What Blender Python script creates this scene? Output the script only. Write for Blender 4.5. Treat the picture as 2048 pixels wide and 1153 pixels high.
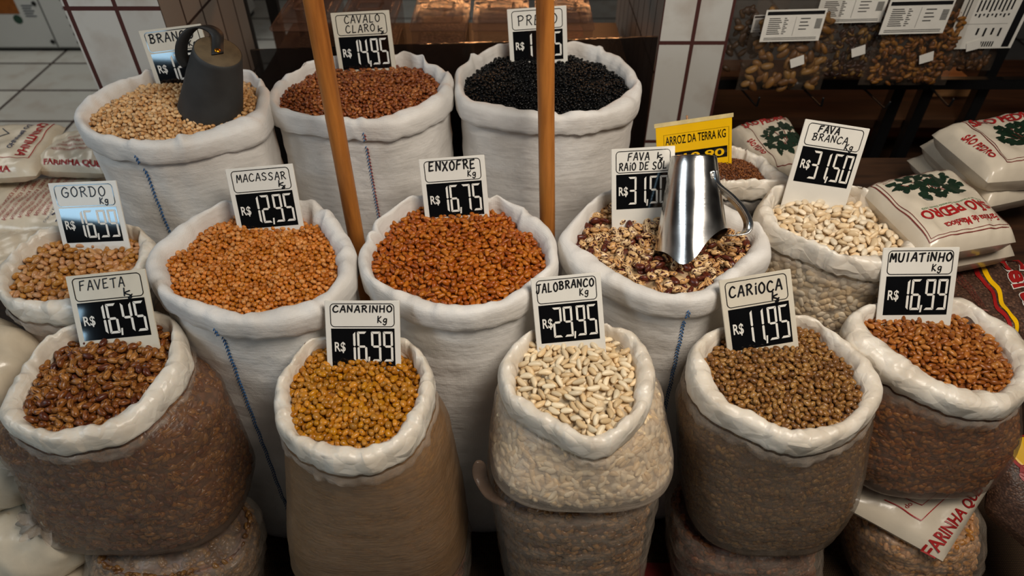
import bpy, math, random
import numpy as np
from mathutils import Matrix, Vector

for _o in list(bpy.data.objects): bpy.data.objects.remove(_o)
SC = bpy.context.scene
C = SC.collection
PI = math.pi
RNG = np.random.default_rng(7)
random.seed(7)

# ------------------------------------------------------------------ camera
cam_d = bpy.data.cameras.new('camera'); cam = bpy.data.objects.new('camera', cam_d); C.objects.link(cam)
cam.location = (0, 0, 1.65); cam.rotation_euler = (math.radians(48), 0, 0)
cam_d.sensor_width = 36; cam_d.lens = 36 * 1400 / 2048; cam_d.clip_start = .05; cam_d.clip_end = 60
cam_d.dof.use_dof = True; cam_d.dof.focus_distance = 1.32; cam_d.dof.aperture_fstop = 3.2
SC.camera = cam

# ------------------------------------------------------------------ world, lights, exposure
SC.view_settings.view_transform = 'Standard'; SC.view_settings.look = 'None'
SC.view_settings.exposure = -0.12; SC.view_settings.gamma = 1.0; SC.view_settings.use_curve_mapping = False
W = bpy.data.worlds.new('world'); SC.world = W; W.use_nodes = True
W.node_tree.nodes['Background'].inputs[0].default_value = (.9, .92, 1.0, 1); W.node_tree.nodes['Background'].inputs[1].default_value = .032

def area(name, loc, aim, sx, sy, power, col, spread=180):
    l = bpy.data.lights.new(name, 'AREA'); l.shape = 'RECTANGLE'; l.size = sx; l.size_y = sy; l.energy = power; l.color = col; l.spread = math.radians(spread)
    o = bpy.data.objects.new(name, l); C.objects.link(o); o.location = loc
    o.rotation_euler = (Vector(aim) - Vector(loc)).to_track_quat('-Z', 'Y').to_euler(); return o
area('street_daylight', (.75, .28, 2.45), (.0, 1.12, .75), .9, .6, 27, (1, .90, .78), 150)
area('side_daylight', (-2.3, .3, 2.5), (-.3, 1.3, .8), 1.0, 1.0, 9, (.84, .93, 1), 120)
area('aisle_daylight', (-2.6, 2.7, 2.4), (-2.3, 3.3, 0), 1.0, 1.0, 13, (1, .95, .87), 140)
area('bin_highlight_strip', (.15, 3.6, 1.5), (.0, 2.0, .7), 1.3, .1, 5, (1, .44, .17), 130)  # added warm strip out of view, placed to reflect in the bin lids

for _n, _k in (('tag_glare_strip', 0), ('tag_glare_slit', 1)):  # two added bluish strips, placed to throw glare bands on the GORDO tag
    area(_n, ((-1.8344, -0.4379, 1.1641), (-1.843, -0.4006, 1.2645))[_k], (-.87, 1.1, .82), .34, (.075, .05)[_k], (1.7, .7)[_k], (.5, .78, 1))

# ------------------------------------------------------------------ measured data (metres)
SACKS = {
 'branco': {'zb': 0.92, 'p0': (-0.7248, 1.3957, 0.92), 'slope': (0, 0), 'B': [(-0.8925, 1.3324, 0.92), (-0.8933, 1.3851, 0.92), (-0.8761, 1.4479, 0.92), (-0.8401, 1.5019, 0.92), (-0.7673, 1.5197, 0.92), (-0.6913, 1.5351, 0.92), (-0.6048, 1.5171, 0.92), (-0.5751, 1.4672, 0.92), (-0.5564, 1.3739, 0.92), (-0.5851, 1.3324, 0.92), (-0.6306, 1.2967, 0.92), (-0.7019, 1.2563, 0.92), (-0.7781, 1.2563, 0.92), (-0.8415, 1.2783, 0.92), (-0.8769, 1.3071, 0.92)], 'O': [(-0.9304, 1.346, 0.9125), (-0.9356, 1.3945, 0.9198), (-0.9192, 1.4513, 0.9279), (-0.8611, 1.4971, 0.9357), (-0.7605, 1.5207, 0.9427), (-0.6824, 1.5285, 0.9439), (-0.6212, 1.5255, 0.9416), (-0.5718, 1.4951, 0.9366), (-0.5397, 1.4568, 0.93), (-0.5206, 1.3893, 0.919), (-0.5211, 1.3168, 0.9098), (-0.5539, 1.2835, 0.9053), (-0.6193, 1.2448, 0.9013), (-0.6797, 1.2256, 0.9013), (-0.737, 1.2199, 0.9013), (-0.8329, 1.2487, 0.9013), (-0.8941, 1.2938, 0.9041)], 'keys': [(-0.7281, 1.3742, 0.886, 0.1992, 0.1481), (-0.7281, 1.3742, 0.7601, 0.1992, 0.1481), (-0.7281, 1.3742, 0.6342, 0.1992, 0.1481), (-0.7281, 1.3742, 0.5083, 0.1992, 0.1481), (-0.7281, 1.3742, 0.3823, 0.1992, 0.1481), (-0.7281, 1.3742, 0.2564, 0.1992, 0.1481), (-0.7281, 1.3742, 0.1305, 0.1992, 0.1481), (-0.7281, 1.3742, 0.0046, 0.1992, 0.1481)], 'hb': 0.032, 'hf': 0.013, 'hc': 0.034, 'seam': [-1.761]},
 'cavalo': {'zb': 0.92, 'p0': (-0.3396, 1.4732, 0.92), 'slope': (0, 0), 'B': [(-0.5133, 1.4359, 0.92), (-0.4876, 1.53, 0.92), (-0.4591, 1.5775, 0.92), (-0.3538, 1.6021, 0.92), (-0.2549, 1.6076, 0.92), (-0.1852, 1.5508, 0.92), (-0.1658, 1.4969, 0.92), (-0.1836, 1.4265, 0.92), (-0.2507, 1.3695, 0.92), (-0.2903, 1.3389, 0.92), (-0.3586, 1.3475, 0.92), (-0.4341, 1.3519, 0.92), (-0.496, 1.3874, 0.92)], 'O': [(-0.5379, 1.4303, 0.9132), (-0.5353, 1.491, 0.9228), (-0.5011, 1.5377, 0.9311), (-0.458, 1.5888, 0.9385), (-0.4021, 1.6108, 0.9423), (-0.3389, 1.6126, 0.944), (-0.2777, 1.6089, 0.9431), (-0.2008, 1.5843, 0.938), (-0.144, 1.5401, 0.93), (-0.1317, 1.4837, 0.9216), (-0.1429, 1.4226, 0.9124), (-0.1926, 1.3549, 0.9029), (-0.2669, 1.3131, 0.9013), (-0.3786, 1.3236, 0.9013), (-0.4736, 1.3491, 0.9013), (-0.5196, 1.378, 0.9059)], 'keys': [(-0.3348, 1.4629, 0.886, 0.195, 0.1437), (-0.3348, 1.4629, 0.7601, 0.195, 0.1437), (-0.3348, 1.4629, 0.6342, 0.195, 0.1437), (-0.3348, 1.4629, 0.5083, 0.195, 0.1437), (-0.3348, 1.4629, 0.3823, 0.195, 0.1437), (-0.3348, 1.4629, 0.2564, 0.195, 0.1437), (-0.3348, 1.4629, 0.1305, 0.195, 0.1437), (-0.3348, 1.4629, 0.0046, 0.195, 0.1437)], 'hb': 0.032, 'hf': 0.013, 'hc': 0.034, 'seam': [-1.43]},
 'preto': {'zb': 0.92, 'p0': (0.0755, 1.5302, 0.92), 'slope': (0, 0), 'B': [(-0.1114, 1.5069, 0.92), (-0.0881, 1.5856, 0.92), (-0.0246, 1.6615, 0.92), (0.0636, 1.6909, 0.92), (0.1555, 1.6673, 0.92), (0.226, 1.6076, 0.92), (0.2624, 1.53, 0.92), (0.2594, 1.4672, 0.92), (0.2008, 1.3987, 0.92), (0.1625, 1.3695, 0.92), (0.055, 1.3739, 0.92), (-0.0218, 1.3987, 0.92), (-0.0861, 1.4218, 0.92)], 'O': [(-0.1322, 1.5048, 0.9161), (-0.1281, 1.5617, 0.9248), (-0.0643, 1.6441, 0.9377), (-0.0037, 1.6689, 0.9422), (0.0776, 1.6854, 0.944), (0.1554, 1.6866, 0.9422), (0.2434, 1.6382, 0.9353), (0.2846, 1.562, 0.9247), (0.2956, 1.4965, 0.9153), (0.2821, 1.4322, 0.9074), (0.2512, 1.3845, 0.9024), (0.1794, 1.3491, 0.9013), (0.0896, 1.3363, 0.9013), (-0.0216, 1.3578, 0.9013), (-0.0997, 1.3923, 0.903), (-0.1254, 1.4405, 0.908)], 'keys': [(0.0817, 1.5114, 0.886, 0.2053, 0.1681), (0.0817, 1.5114, 0.7601, 0.2053, 0.1681), (0.0817, 1.5114, 0.6342, 0.2053, 0.1681), (0.0817, 1.5114, 0.5083, 0.2053, 0.1681), (0.0817, 1.5114, 0.3823, 0.2053, 0.1681), (0.0817, 1.5114, 0.2564, 0.2053, 0.1681), (0.0817, 1.5114, 0.1305, 0.2053, 0.1681), (0.0817, 1.5114, 0.0046, 0.2053, 0.1681)], 'hb': 0.032, 'hf': 0.013, 'hc': 0.034, 'seam': []},
 'macassar': {'zb': 0.78, 'p0': (-0.4989, 1.0445, 0.78), 'slope': (0, 0), 'B': [(-0.667, 1.0483, 0.78), (-0.6438, 1.0824, 0.78), (-0.6312, 1.1377, 0.78), (-0.602, 1.1752, 0.78), (-0.5507, 1.1928, 0.78), (-0.4867, 1.1928, 0.78), (-0.4368, 1.1804, 0.78), (-0.394, 1.1444, 0.78), (-0.3574, 1.0872, 0.78), (-0.3308, 1.0024, 0.78), (-0.3384, 0.9586, 0.78), (-0.3645, 0.9289, 0.78), (-0.4166, 0.9118, 0.78), (-0.4681, 0.8963, 0.78), (-0.4907, 0.8976, 0.78), (-0.5559, 0.9249, 0.78), (-0.6175, 0.9477, 0.78), (-0.6493, 1.0024, 0.78)], 'O': [(-0.7068, 1.04, 0.7794), (-0.6919, 1.0935, 0.7876), (-0.6618, 1.1488, 0.7957), (-0.598, 1.1965, 0.8029), (-0.5513, 1.2179, 0.8057), (-0.4988, 1.2233, 0.8069), (-0.447, 1.222, 0.8066), (-0.3819, 1.1873, 0.8031), (-0.3261, 1.1122, 0.792), (-0.3007, 1.0439, 0.7799), (-0.2976, 0.9841, 0.7722), (-0.3123, 0.946, 0.7677), (-0.3433, 0.8937, 0.7625), (-0.4098, 0.8673, 0.7613), (-0.493, 0.8673, 0.7613), (-0.5545, 0.8873, 0.7613), (-0.6254, 0.9274, 0.7613), (-0.6746, 0.9746, 0.7693)], 'keys': [(-0.5022, 1.0453, 0.746, 0.1964, 0.1709), (-0.5022, 1.0453, 0.6401, 0.1964, 0.1709), (-0.5022, 1.0453, 0.5342, 0.1964, 0.1709), (-0.5022, 1.0453, 0.4283, 0.1964, 0.1709), (-0.5022, 1.0453, 0.3223, 0.1964, 0.1709), (-0.5022, 1.0453, 0.2164, 0.1964, 0.1709), (-0.5022, 1.0453, 0.1105, 0.1964, 0.1709), (-0.5022, 1.0453, 0.0046, 0.1964, 0.1709)], 'hb': 0.036, 'hf': 0.013, 'hc': 0.034, 'seam': [-1.72]},
 'enxofre': {'zb': 0.78, 'p0': (-0.1034, 1.0717, 0.78), 'slope': (0, 0), 'B': [(-0.2701, 1.0408, 0.78), (-0.2679, 1.0999, 0.78), (-0.2251, 1.1892, 0.78), (-0.1848, 1.2179, 0.78), (-0.1386, 1.2251, 0.78), (-0.0958, 1.2215, 0.78), (-0.0189, 1.1963, 0.78), (0.0204, 1.141, 0.78), (0.054, 1.0999, 0.78), (0.0633, 1.0228, 0.78), (0.0271, 0.9767, 0.78), (-0.011, 0.9382, 0.78), (-0.0389, 0.9223, 0.78), (-0.0813, 0.9183, 0.78), (-0.1295, 0.9223, 0.78), (-0.1911, 0.9477, 0.78), (-0.2377, 0.9725, 0.78), (-0.2628, 1.0038, 0.78)], 'O': [(-0.2969, 1.0338, 0.7745), (-0.2953, 1.078, 0.781), (-0.2805, 1.1333, 0.7897), (-0.2516, 1.182, 0.7968), (-0.2087, 1.2112, 0.8014), (-0.1367, 1.2206, 0.805), (-0.0451, 1.2144, 0.8043), (0.0135, 1.1966, 0.8003), (0.0523, 1.1637, 0.7948), (0.0852, 1.1114, 0.7862), (0.0912, 1.0623, 0.7786), (0.0863, 1.0171, 0.7723), (0.062, 0.9751, 0.7663), (0.0323, 0.9376, 0.7618), (-0.0109, 0.9052, 0.7613), (-0.0805, 0.8847, 0.7613), (-0.1509, 0.8923, 0.7613), (-0.2106, 0.9247, 0.7613), (-0.2764, 0.9824, 0.7673)], 'keys': [(-0.1029, 1.0527, 0.746, 0.1863, 0.1612), (-0.1029, 1.0527, 0.6401, 0.1863, 0.1612), (-0.1029, 1.0527, 0.5342, 0.1863, 0.1612), (-0.1029, 1.0527, 0.4283, 0.1863, 0.1612), (-0.1029, 1.0527, 0.3223, 0.1863, 0.1612), (-0.1029, 1.0527, 0.2164, 0.1863, 0.1612), (-0.1029, 1.0527, 0.1105, 0.1863, 0.1612), (-0.1029, 1.0527, 0.0046, 0.1863, 0.1612)], 'hb': 0.034, 'hf': 0.013, 'hc': 0.034, 'seam': []},
 'raio': {'zb': 0.78, 'p0': (0.3018, 1.0926, 0.78), 'slope': (0, 0), 'B': [(0.1257, 1.0967, 0.78), (0.149, 1.1529, 0.78), (0.1935, 1.2197, 0.78), (0.2852, 1.2362, 0.78), (0.3669, 1.2142, 0.78), (0.4302, 1.1648, 0.78), (0.4626, 1.1277, 0.78), (0.4779, 1.0999, 0.78), (0.4565, 1.0621, 0.78), (0.3902, 0.9966, 0.78), (0.3538, 0.9614, 0.78), (0.3136, 0.9491, 0.78), (0.2823, 0.9491, 0.78), (0.2232, 0.9838, 0.78), (0.1653, 1.0483, 0.78), (0.1306, 1.0808, 0.78)], 'O': [(0.0924, 1.088, 0.7794), (0.1021, 1.1257, 0.7853), (0.1431, 1.1849, 0.796), (0.2116, 1.2525, 0.8048), (0.2976, 1.2722, 0.807), (0.4007, 1.2454, 0.8033), (0.4623, 1.1922, 0.7958), (0.4941, 1.1568, 0.7898), (0.5104, 1.1164, 0.7836), (0.5095, 1.0745, 0.7775), (0.4959, 1.0419, 0.7727), (0.4451, 1.0023, 0.7649), (0.3822, 0.9434, 0.7613), (0.3256, 0.9182, 0.7613), (0.2417, 0.9314, 0.7613), (0.1744, 0.9765, 0.7625), (0.1185, 1.0225, 0.7702)], 'keys': [(0.3014, 1.0952, 0.746, 0.2006, 0.17), (0.3014, 1.0952, 0.6401, 0.2006, 0.17), (0.3014, 1.0952, 0.5342, 0.2006, 0.17), (0.3014, 1.0952, 0.4283, 0.2006, 0.17), (0.3014, 1.0952, 0.3223, 0.2006, 0.17), (0.3014, 1.0952, 0.2164, 0.2006, 0.17), (0.3014, 1.0952, 0.1105, 0.2006, 0.17), (0.3014, 1.0952, 0.0046, 0.2006, 0.17)], 'hb': 0.036, 'hf': 0.013, 'hc': 0.034, 'seam': [-1.467]},
 'fava_branca': {'zb': 0.8, 'p0': (0.6483, 1.1337, 0.8), 'slope': (-0.06, 0), 'B': [(0.5391, 1.186, 0.8066), (0.561, 1.2148, 0.8052), (0.6306, 1.2356, 0.8011), (0.7105, 1.2351, 0.7963), (0.7524, 1.195, 0.7938), (0.7668, 1.1391, 0.7929), (0.7655, 1.0772, 0.793), (0.7057, 1.0404, 0.7966), (0.6331, 1.0291, 0.8009), (0.5997, 1.0508, 0.8029), (0.5646, 1.0762, 0.805), (0.5327, 1.096, 0.8069), (0.5318, 1.1455, 0.807)], 'O': [(0.4924, 1.1607, 0.8147), (0.5167, 1.2014, 0.822), (0.5624, 1.239, 0.8265), (0.6478, 1.2601, 0.8239), (0.7223, 1.2439, 0.8157), (0.776, 1.2133, 0.8063), (0.8038, 1.1567, 0.795), (0.8107, 1.0985, 0.7837), (0.7864, 1.0514, 0.7762), (0.7366, 1.0128, 0.776), (0.6889, 1.0008, 0.7789), (0.6369, 1.0146, 0.782), (0.5898, 1.0456, 0.7848), (0.5383, 1.0723, 0.7932), (0.5017, 1.1097, 0.8039)], 'keys': [(0.6516, 1.1304, 0.766, 0.1528, 0.1245), (0.6516, 1.1304, 0.6572, 0.1528, 0.1245), (0.6516, 1.1304, 0.5485, 0.1528, 0.1245), (0.6516, 1.1304, 0.4397, 0.1528, 0.1245), (0.6516, 1.1304, 0.3309, 0.1528, 0.1245), (0.6516, 1.1304, 0.2221, 0.1528, 0.1245), (0.6516, 1.1304, 0.1134, 0.1528, 0.1245), (0.6516, 1.1304, 0.0046, 0.1528, 0.1245)], 'hb': 0.032, 'hf': 0.013, 'hc': 0.034, 'seam': []},
 'gordo': {'zb': 0.74, 'p0': (-0.873, 1.0756, 0.74), 'slope': (0, 0), 'B': [(-0.9761, 1.0158, 0.74), (-0.9868, 1.0699, 0.74), (-0.9818, 1.1174, 0.74), (-0.9592, 1.1556, 0.74), (-0.8934, 1.1795, 0.74), (-0.7942, 1.1624, 0.74), (-0.7623, 1.111, 0.74), (-0.7592, 1.0576, 0.74), (-0.7806, 0.9984, 0.74), (-0.8449, 0.9772, 0.74), (-0.8936, 0.9716, 0.74), (-0.9369, 0.9744, 0.74), (-0.9604, 0.9898, 0.74)], 'O': [(-1.0088, 1.0226, 0.7286), (-1.0203, 1.0672, 0.7383), (-1.0082, 1.1091, 0.7468), (-0.9922, 1.1591, 0.7545), (-0.9639, 1.1816, 0.7583), (-0.8921, 1.1928, 0.7631), (-0.8121, 1.1909, 0.7632), (-0.7657, 1.1654, 0.7588), (-0.7272, 1.1276, 0.7502), (-0.7199, 1.0811, 0.7411), (-0.7279, 1.0257, 0.7311), (-0.7669, 0.9615, 0.722), (-0.8208, 0.9392, 0.7213), (-0.8989, 0.9445, 0.7213), (-0.9641, 0.9691, 0.7213)], 'keys': [(-0.8701, 1.066, 0.706, 0.1442, 0.1217), (-0.8701, 1.066, 0.6058, 0.1442, 0.1217), (-0.8701, 1.066, 0.5056, 0.1442, 0.1217), (-0.8701, 1.066, 0.4054, 0.1442, 0.1217), (-0.8701, 1.066, 0.3052, 0.1442, 0.1217), (-0.8701, 1.066, 0.205, 0.1442, 0.1217), (-0.8701, 1.066, 0.1048, 0.1442, 0.1217), (-0.8701, 1.066, 0.0046, 0.1442, 0.1217)], 'hb': 0.032, 'hf': 0.013, 'hc': 0.034, 'seam': []},
 'faveta': {'zb': 0.7, 'p0': (-0.7375, 0.8178, 0.7), 'slope': (0, 0), 'B': [(-0.8353, 0.7619, 0.7), (-0.8372, 0.8066, 0.7), (-0.8489, 0.8513, 0.7), (-0.8346, 0.8935, 0.7), (-0.809, 0.9127, 0.7), (-0.7067, 0.9364, 0.7), (-0.6515, 0.9311, 0.7), (-0.629, 0.8821, 0.7), (-0.6262, 0.8322, 0.7), (-0.6404, 0.7685, 0.7), (-0.6524, 0.7511, 0.7), (-0.6734, 0.7186, 0.7), (-0.7091, 0.7124, 0.7), (-0.7551, 0.6993, 0.7), (-0.7932, 0.7094, 0.7), (-0.8198, 0.7352, 0.7)], 'O': [(-0.8659, 0.735, 0.6866), (-0.872, 0.7718, 0.6918), (-0.873, 0.8301, 0.7023), (-0.8612, 0.8865, 0.7115), (-0.8389, 0.9169, 0.7158), (-0.8157, 0.9315, 0.7183), (-0.709, 0.9624, 0.7224), (-0.6692, 0.9675, 0.7215), (-0.6308, 0.9404, 0.7187), (-0.5945, 0.8798, 0.7105), (-0.5885, 0.8468, 0.705), (-0.591, 0.7929, 0.696), (-0.6168, 0.7314, 0.6872), (-0.6448, 0.6993, 0.6835), (-0.7131, 0.6774, 0.6835), (-0.764, 0.6774, 0.6835), (-0.8149, 0.6963, 0.6835), (-0.8498, 0.7183, 0.6839)], 'keys': [(-0.7307, 0.8225, 0.67, 0.1366, 0.1392), (-0.7406, 0.8225, 0.6207, 0.1921, 0.1428), (-0.7452, 0.8225, 0.5714, 0.1967, 0.1464), (-0.7449, 0.8225, 0.5221, 0.1966, 0.15), (-0.7511, 0.8225, 0.4729, 0.2028, 0.1536), (-0.7573, 0.8225, 0.4236, 0.2091, 0.155), (-0.7636, 0.8225, 0.3743, 0.2155, 0.155), (-0.7749, 0.8225, 0.325, 0.2172, 0.155)], 'hb': 0.03, 'hf': 0.013, 'hc': 0.03, 'seam': []},
 'canarinho': {'zb': 0.7, 'p0': (-0.2747, 0.7773, 0.7), 'slope': (0, 0), 'B': [(-0.3891, 0.8031, 0.7), (-0.3744, 0.8525, 0.7), (-0.3494, 0.8859, 0.7), (-0.2906, 0.8771, 0.7), (-0.2039, 0.8746, 0.7), (-0.1746, 0.8405, 0.7), (-0.1602, 0.8031, 0.7), (-0.1668, 0.7641, 0.7), (-0.1782, 0.7279, 0.7), (-0.1914, 0.6923, 0.7), (-0.2147, 0.6765, 0.7), (-0.2419, 0.6688, 0.7), (-0.2788, 0.6717, 0.7), (-0.3141, 0.6814, 0.7), (-0.3515, 0.6953, 0.7), (-0.3647, 0.7279, 0.7), (-0.3791, 0.7641, 0.7)], 'O': [(-0.4093, 0.7698, 0.6983), (-0.4078, 0.8136, 0.7066), (-0.386, 0.8603, 0.7143), (-0.345, 0.8952, 0.7196), (-0.2806, 0.9039, 0.7224), (-0.2045, 0.8982, 0.7204), (-0.1672, 0.8708, 0.7162), (-0.1422, 0.8277, 0.7092), (-0.1347, 0.7831, 0.7011), (-0.1421, 0.7403, 0.6921), (-0.1604, 0.6866, 0.683), (-0.2, 0.6518, 0.6802), (-0.2531, 0.6359, 0.6802), (-0.2961, 0.6424, 0.6802), (-0.343, 0.6652, 0.6802), (-0.3814, 0.6979, 0.6826), (-0.4007, 0.7353, 0.6903)], 'keys': [(-0.272, 0.7699, 0.664, 0.1318, 0.1287), (-0.2649, 0.7699, 0.6034, 0.1508, 0.1335), (-0.2669, 0.7699, 0.5429, 0.1576, 0.1384), (-0.2694, 0.7699, 0.4823, 0.1644, 0.1433), (-0.2722, 0.7699, 0.4217, 0.1714, 0.1482), (-0.2753, 0.7699, 0.3611, 0.1781, 0.15), (-0.2785, 0.7699, 0.3006, 0.1839, 0.15), (-0.2821, 0.7699, 0.24, 0.1891, 0.15)], 'hb': 0.03, 'hf': 0.013, 'hc': 0.036, 'seam': []},
 'talo': {'zb': 0.7, 'p0': (0.1131, 0.8031, 0.7), 'slope': (0, 0), 'B': [(0.0053, 0.8043, 0.7), (0.0163, 0.855, 0.7), (0.041, 0.8998, 0.7), (0.0808, 0.9153, 0.7), (0.1195, 0.9179, 0.7), (0.1811, 0.9127, 0.7), (0.209, 0.8871, 0.7), (0.2209, 0.8429, 0.7), (0.2144, 0.7929, 0.7), (0.2031, 0.7458, 0.7), (0.1688, 0.7114, 0.7), (0.1278, 0.6883, 0.7), (0.0917, 0.7145, 0.7), (0.0459, 0.7458, 0.7), (0.013, 0.774, 0.7)], 'O': [(-0.024, 0.82, 0.7032), (-0.0136, 0.8612, 0.7106), (0.0101, 0.8969, 0.7164), (0.041, 0.9194, 0.7199), (0.1087, 0.93, 0.7225), (0.1741, 0.9267, 0.7205), (0.2249, 0.9098, 0.7164), (0.2502, 0.8685, 0.7106), (0.2558, 0.8273, 0.7043), (0.2444, 0.772, 0.6943), (0.2195, 0.7289, 0.6864), (0.1879, 0.6963, 0.6835), (0.1434, 0.6648, 0.6835), (0.1041, 0.6735, 0.6835), (0.0511, 0.7084, 0.6835), (-0.0043, 0.758, 0.6913)], 'keys': [(0.1159, 0.7974, 0.67, 0.1343, 0.1273), (0.1218, 0.7974, 0.6497, 0.1547, 0.1336), (0.1235, 0.7974, 0.6294, 0.1585, 0.1399), (0.125, 0.7974, 0.6091, 0.1626, 0.1463), (0.1264, 0.7974, 0.5889, 0.1667, 0.1526), (0.1278, 0.7974, 0.5686, 0.1707, 0.155), (0.1285, 0.7974, 0.5483, 0.1741, 0.155), (0.1296, 0.7974, 0.528, 0.1771, 0.155)], 'hb': 0.03, 'hf': 0.013, 'hc': 0.03, 'seam': []},
 'carioca': {'zb': 0.7, 'p0': (0.4793, 0.823, 0.7), 'slope': (0, 0), 'B': [(0.3516, 0.8429, 0.7), (0.36, 0.8746, 0.7), (0.3934, 0.905, 0.7), (0.4685, 0.9311, 0.7), (0.518, 0.9417, 0.7), (0.5676, 0.9298, 0.7), (0.5831, 0.8909, 0.7), (0.6071, 0.8465, 0.7), (0.6052, 0.7851, 0.7), (0.5859, 0.749, 0.7), (0.5476, 0.7196, 0.7), (0.4852, 0.7043, 0.7), (0.4433, 0.7114, 0.7), (0.4069, 0.7384, 0.7), (0.3748, 0.7565, 0.7), (0.3584, 0.7997, 0.7)], 'O': [(0.3151, 0.8436, 0.7032), (0.3295, 0.882, 0.7095), (0.361, 0.911, 0.7152), (0.3997, 0.9214, 0.7192), (0.4801, 0.9381, 0.7224), (0.5407, 0.9498, 0.7202), (0.5772, 0.934, 0.7172), (0.609, 0.8963, 0.7118), (0.6338, 0.8606, 0.7059), (0.6475, 0.8197, 0.6995), (0.6415, 0.7761, 0.6932), (0.6142, 0.7378, 0.6871), (0.5725, 0.7043, 0.6835), (0.5153, 0.6804, 0.6835), (0.4714, 0.6716, 0.6835), (0.4338, 0.6804, 0.6835), (0.3868, 0.7104, 0.6835), (0.3332, 0.7535, 0.6902), (0.3159, 0.7992, 0.6966)], 'keys': [(0.4813, 0.8107, 0.67, 0.1595, 0.1335), (0.4835, 0.8107, 0.6221, 0.1774, 0.1373), (0.492, 0.8107, 0.5743, 0.1782, 0.1411), (0.5, 0.8107, 0.5264, 0.1784, 0.1448), (0.5053, 0.8107, 0.4786, 0.1753, 0.1486), (0.5091, 0.8107, 0.4307, 0.1701, 0.15), (0.5125, 0.8107, 0.3829, 0.1645, 0.15), (0.5137, 0.8107, 0.335, 0.1549, 0.15)], 'hb': 0.03, 'hf': 0.013, 'hc': 0.03, 'seam': []},
 'mulatinho': {'zb': 0.7, 'p0': (0.7897, 0.8806, 0.7), 'slope': (-0.08, 0), 'B': [(0.6642, 0.9411, 0.71), (0.7078, 0.9623, 0.7065), (0.8025, 0.9784, 0.699), (0.8721, 0.9785, 0.6934), (0.9001, 0.9424, 0.6912), (0.9178, 0.898, 0.6897), (0.9128, 0.8553, 0.6902), (0.8878, 0.8167, 0.6922), (0.8473, 0.7877, 0.6954), (0.8037, 0.7893, 0.6989), (0.7519, 0.804, 0.703), (0.7164, 0.8497, 0.7059), (0.6809, 0.8954, 0.7087)], 'O': [(0.621, 0.9187, 0.7193), (0.6465, 0.9604, 0.7244), (0.7121, 0.9914, 0.7267), (0.7991, 1.0087, 0.7213), (0.8756, 1.0105, 0.7116), (0.9092, 0.9896, 0.7058), (0.9464, 0.9463, 0.6968), (0.9606, 0.9123, 0.6909), (0.9516, 0.8683, 0.6852), (0.9271, 0.8137, 0.6778), (0.884, 0.7701, 0.676), (0.8424, 0.747, 0.6793), (0.7815, 0.7464, 0.6842), (0.7318, 0.7692, 0.6881), (0.6846, 0.8047, 0.6954), (0.6453, 0.8481, 0.7063), (0.6185, 0.8806, 0.7137)], 'keys': [(0.7896, 0.8785, 0.67, 0.1642, 0.1268), (0.7896, 0.8785, 0.6321, 0.1794, 0.1286), (0.8007, 0.8785, 0.5943, 0.182, 0.1305), (0.8129, 0.8785, 0.5564, 0.1835, 0.1324), (0.8208, 0.8785, 0.5186, 0.1806, 0.1343), (0.8258, 0.8785, 0.4807, 0.1749, 0.135), (0.8308, 0.8785, 0.4429, 0.1691, 0.135), (0.8352, 0.8785, 0.405, 0.1602, 0.135)], 'hb': 0.03, 'hf': 0.013, 'hc': 0.03, 'seam': []},
 'arroz': {'zb': 0.8, 'p0': (0.4571, 1.2661, 0.8), 'slope': (0, 0), 'B': [(0.3531, 1.285, 0.8), (0.3868, 1.3286, 0.8), (0.4502, 1.3764, 0.8), (0.5081, 1.3807, 0.8), (0.5449, 1.347, 0.8), (0.5611, 1.285, 0.8), (0.5472, 1.285, 0.8), (0.4945, 1.285, 0.8), (0.4233, 1.285, 0.8), (0.3584, 1.285, 0.8)], 'O': [(0.3254, 1.2726, 0.8016), (0.3602, 1.3318, 0.8173), (0.4235, 1.378, 0.8238), (0.5063, 1.3933, 0.8224), (0.57, 1.3506, 0.816), (0.612, 1.273, 0.8014), (0.6108, 1.27, 0.7918), (0.5549, 1.27, 0.7813), (0.4619, 1.27, 0.7813), (0.374, 1.27, 0.7813), (0.3246, 1.27, 0.786)], 'keys': [(0.466, 1.332, 0.766, 0.13, 0.06), (0.466, 1.332, 0.7, 0.13, 0.06), (0.466, 1.332, 0.6, 0.13, 0.06), (0.466, 1.332, 0.5, 0.13, 0.06), (0.466, 1.332, 0.4, 0.13, 0.06), (0.466, 1.332, 0.3, 0.13, 0.06), (0.466, 1.332, 0.2, 0.13, 0.06), (0.466, 1.332, 0.0046, 0.13, 0.06)], 'hb': 0.032, 'hf': 0.013, 'hc': 0.034, 'seam': []},
}
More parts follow.
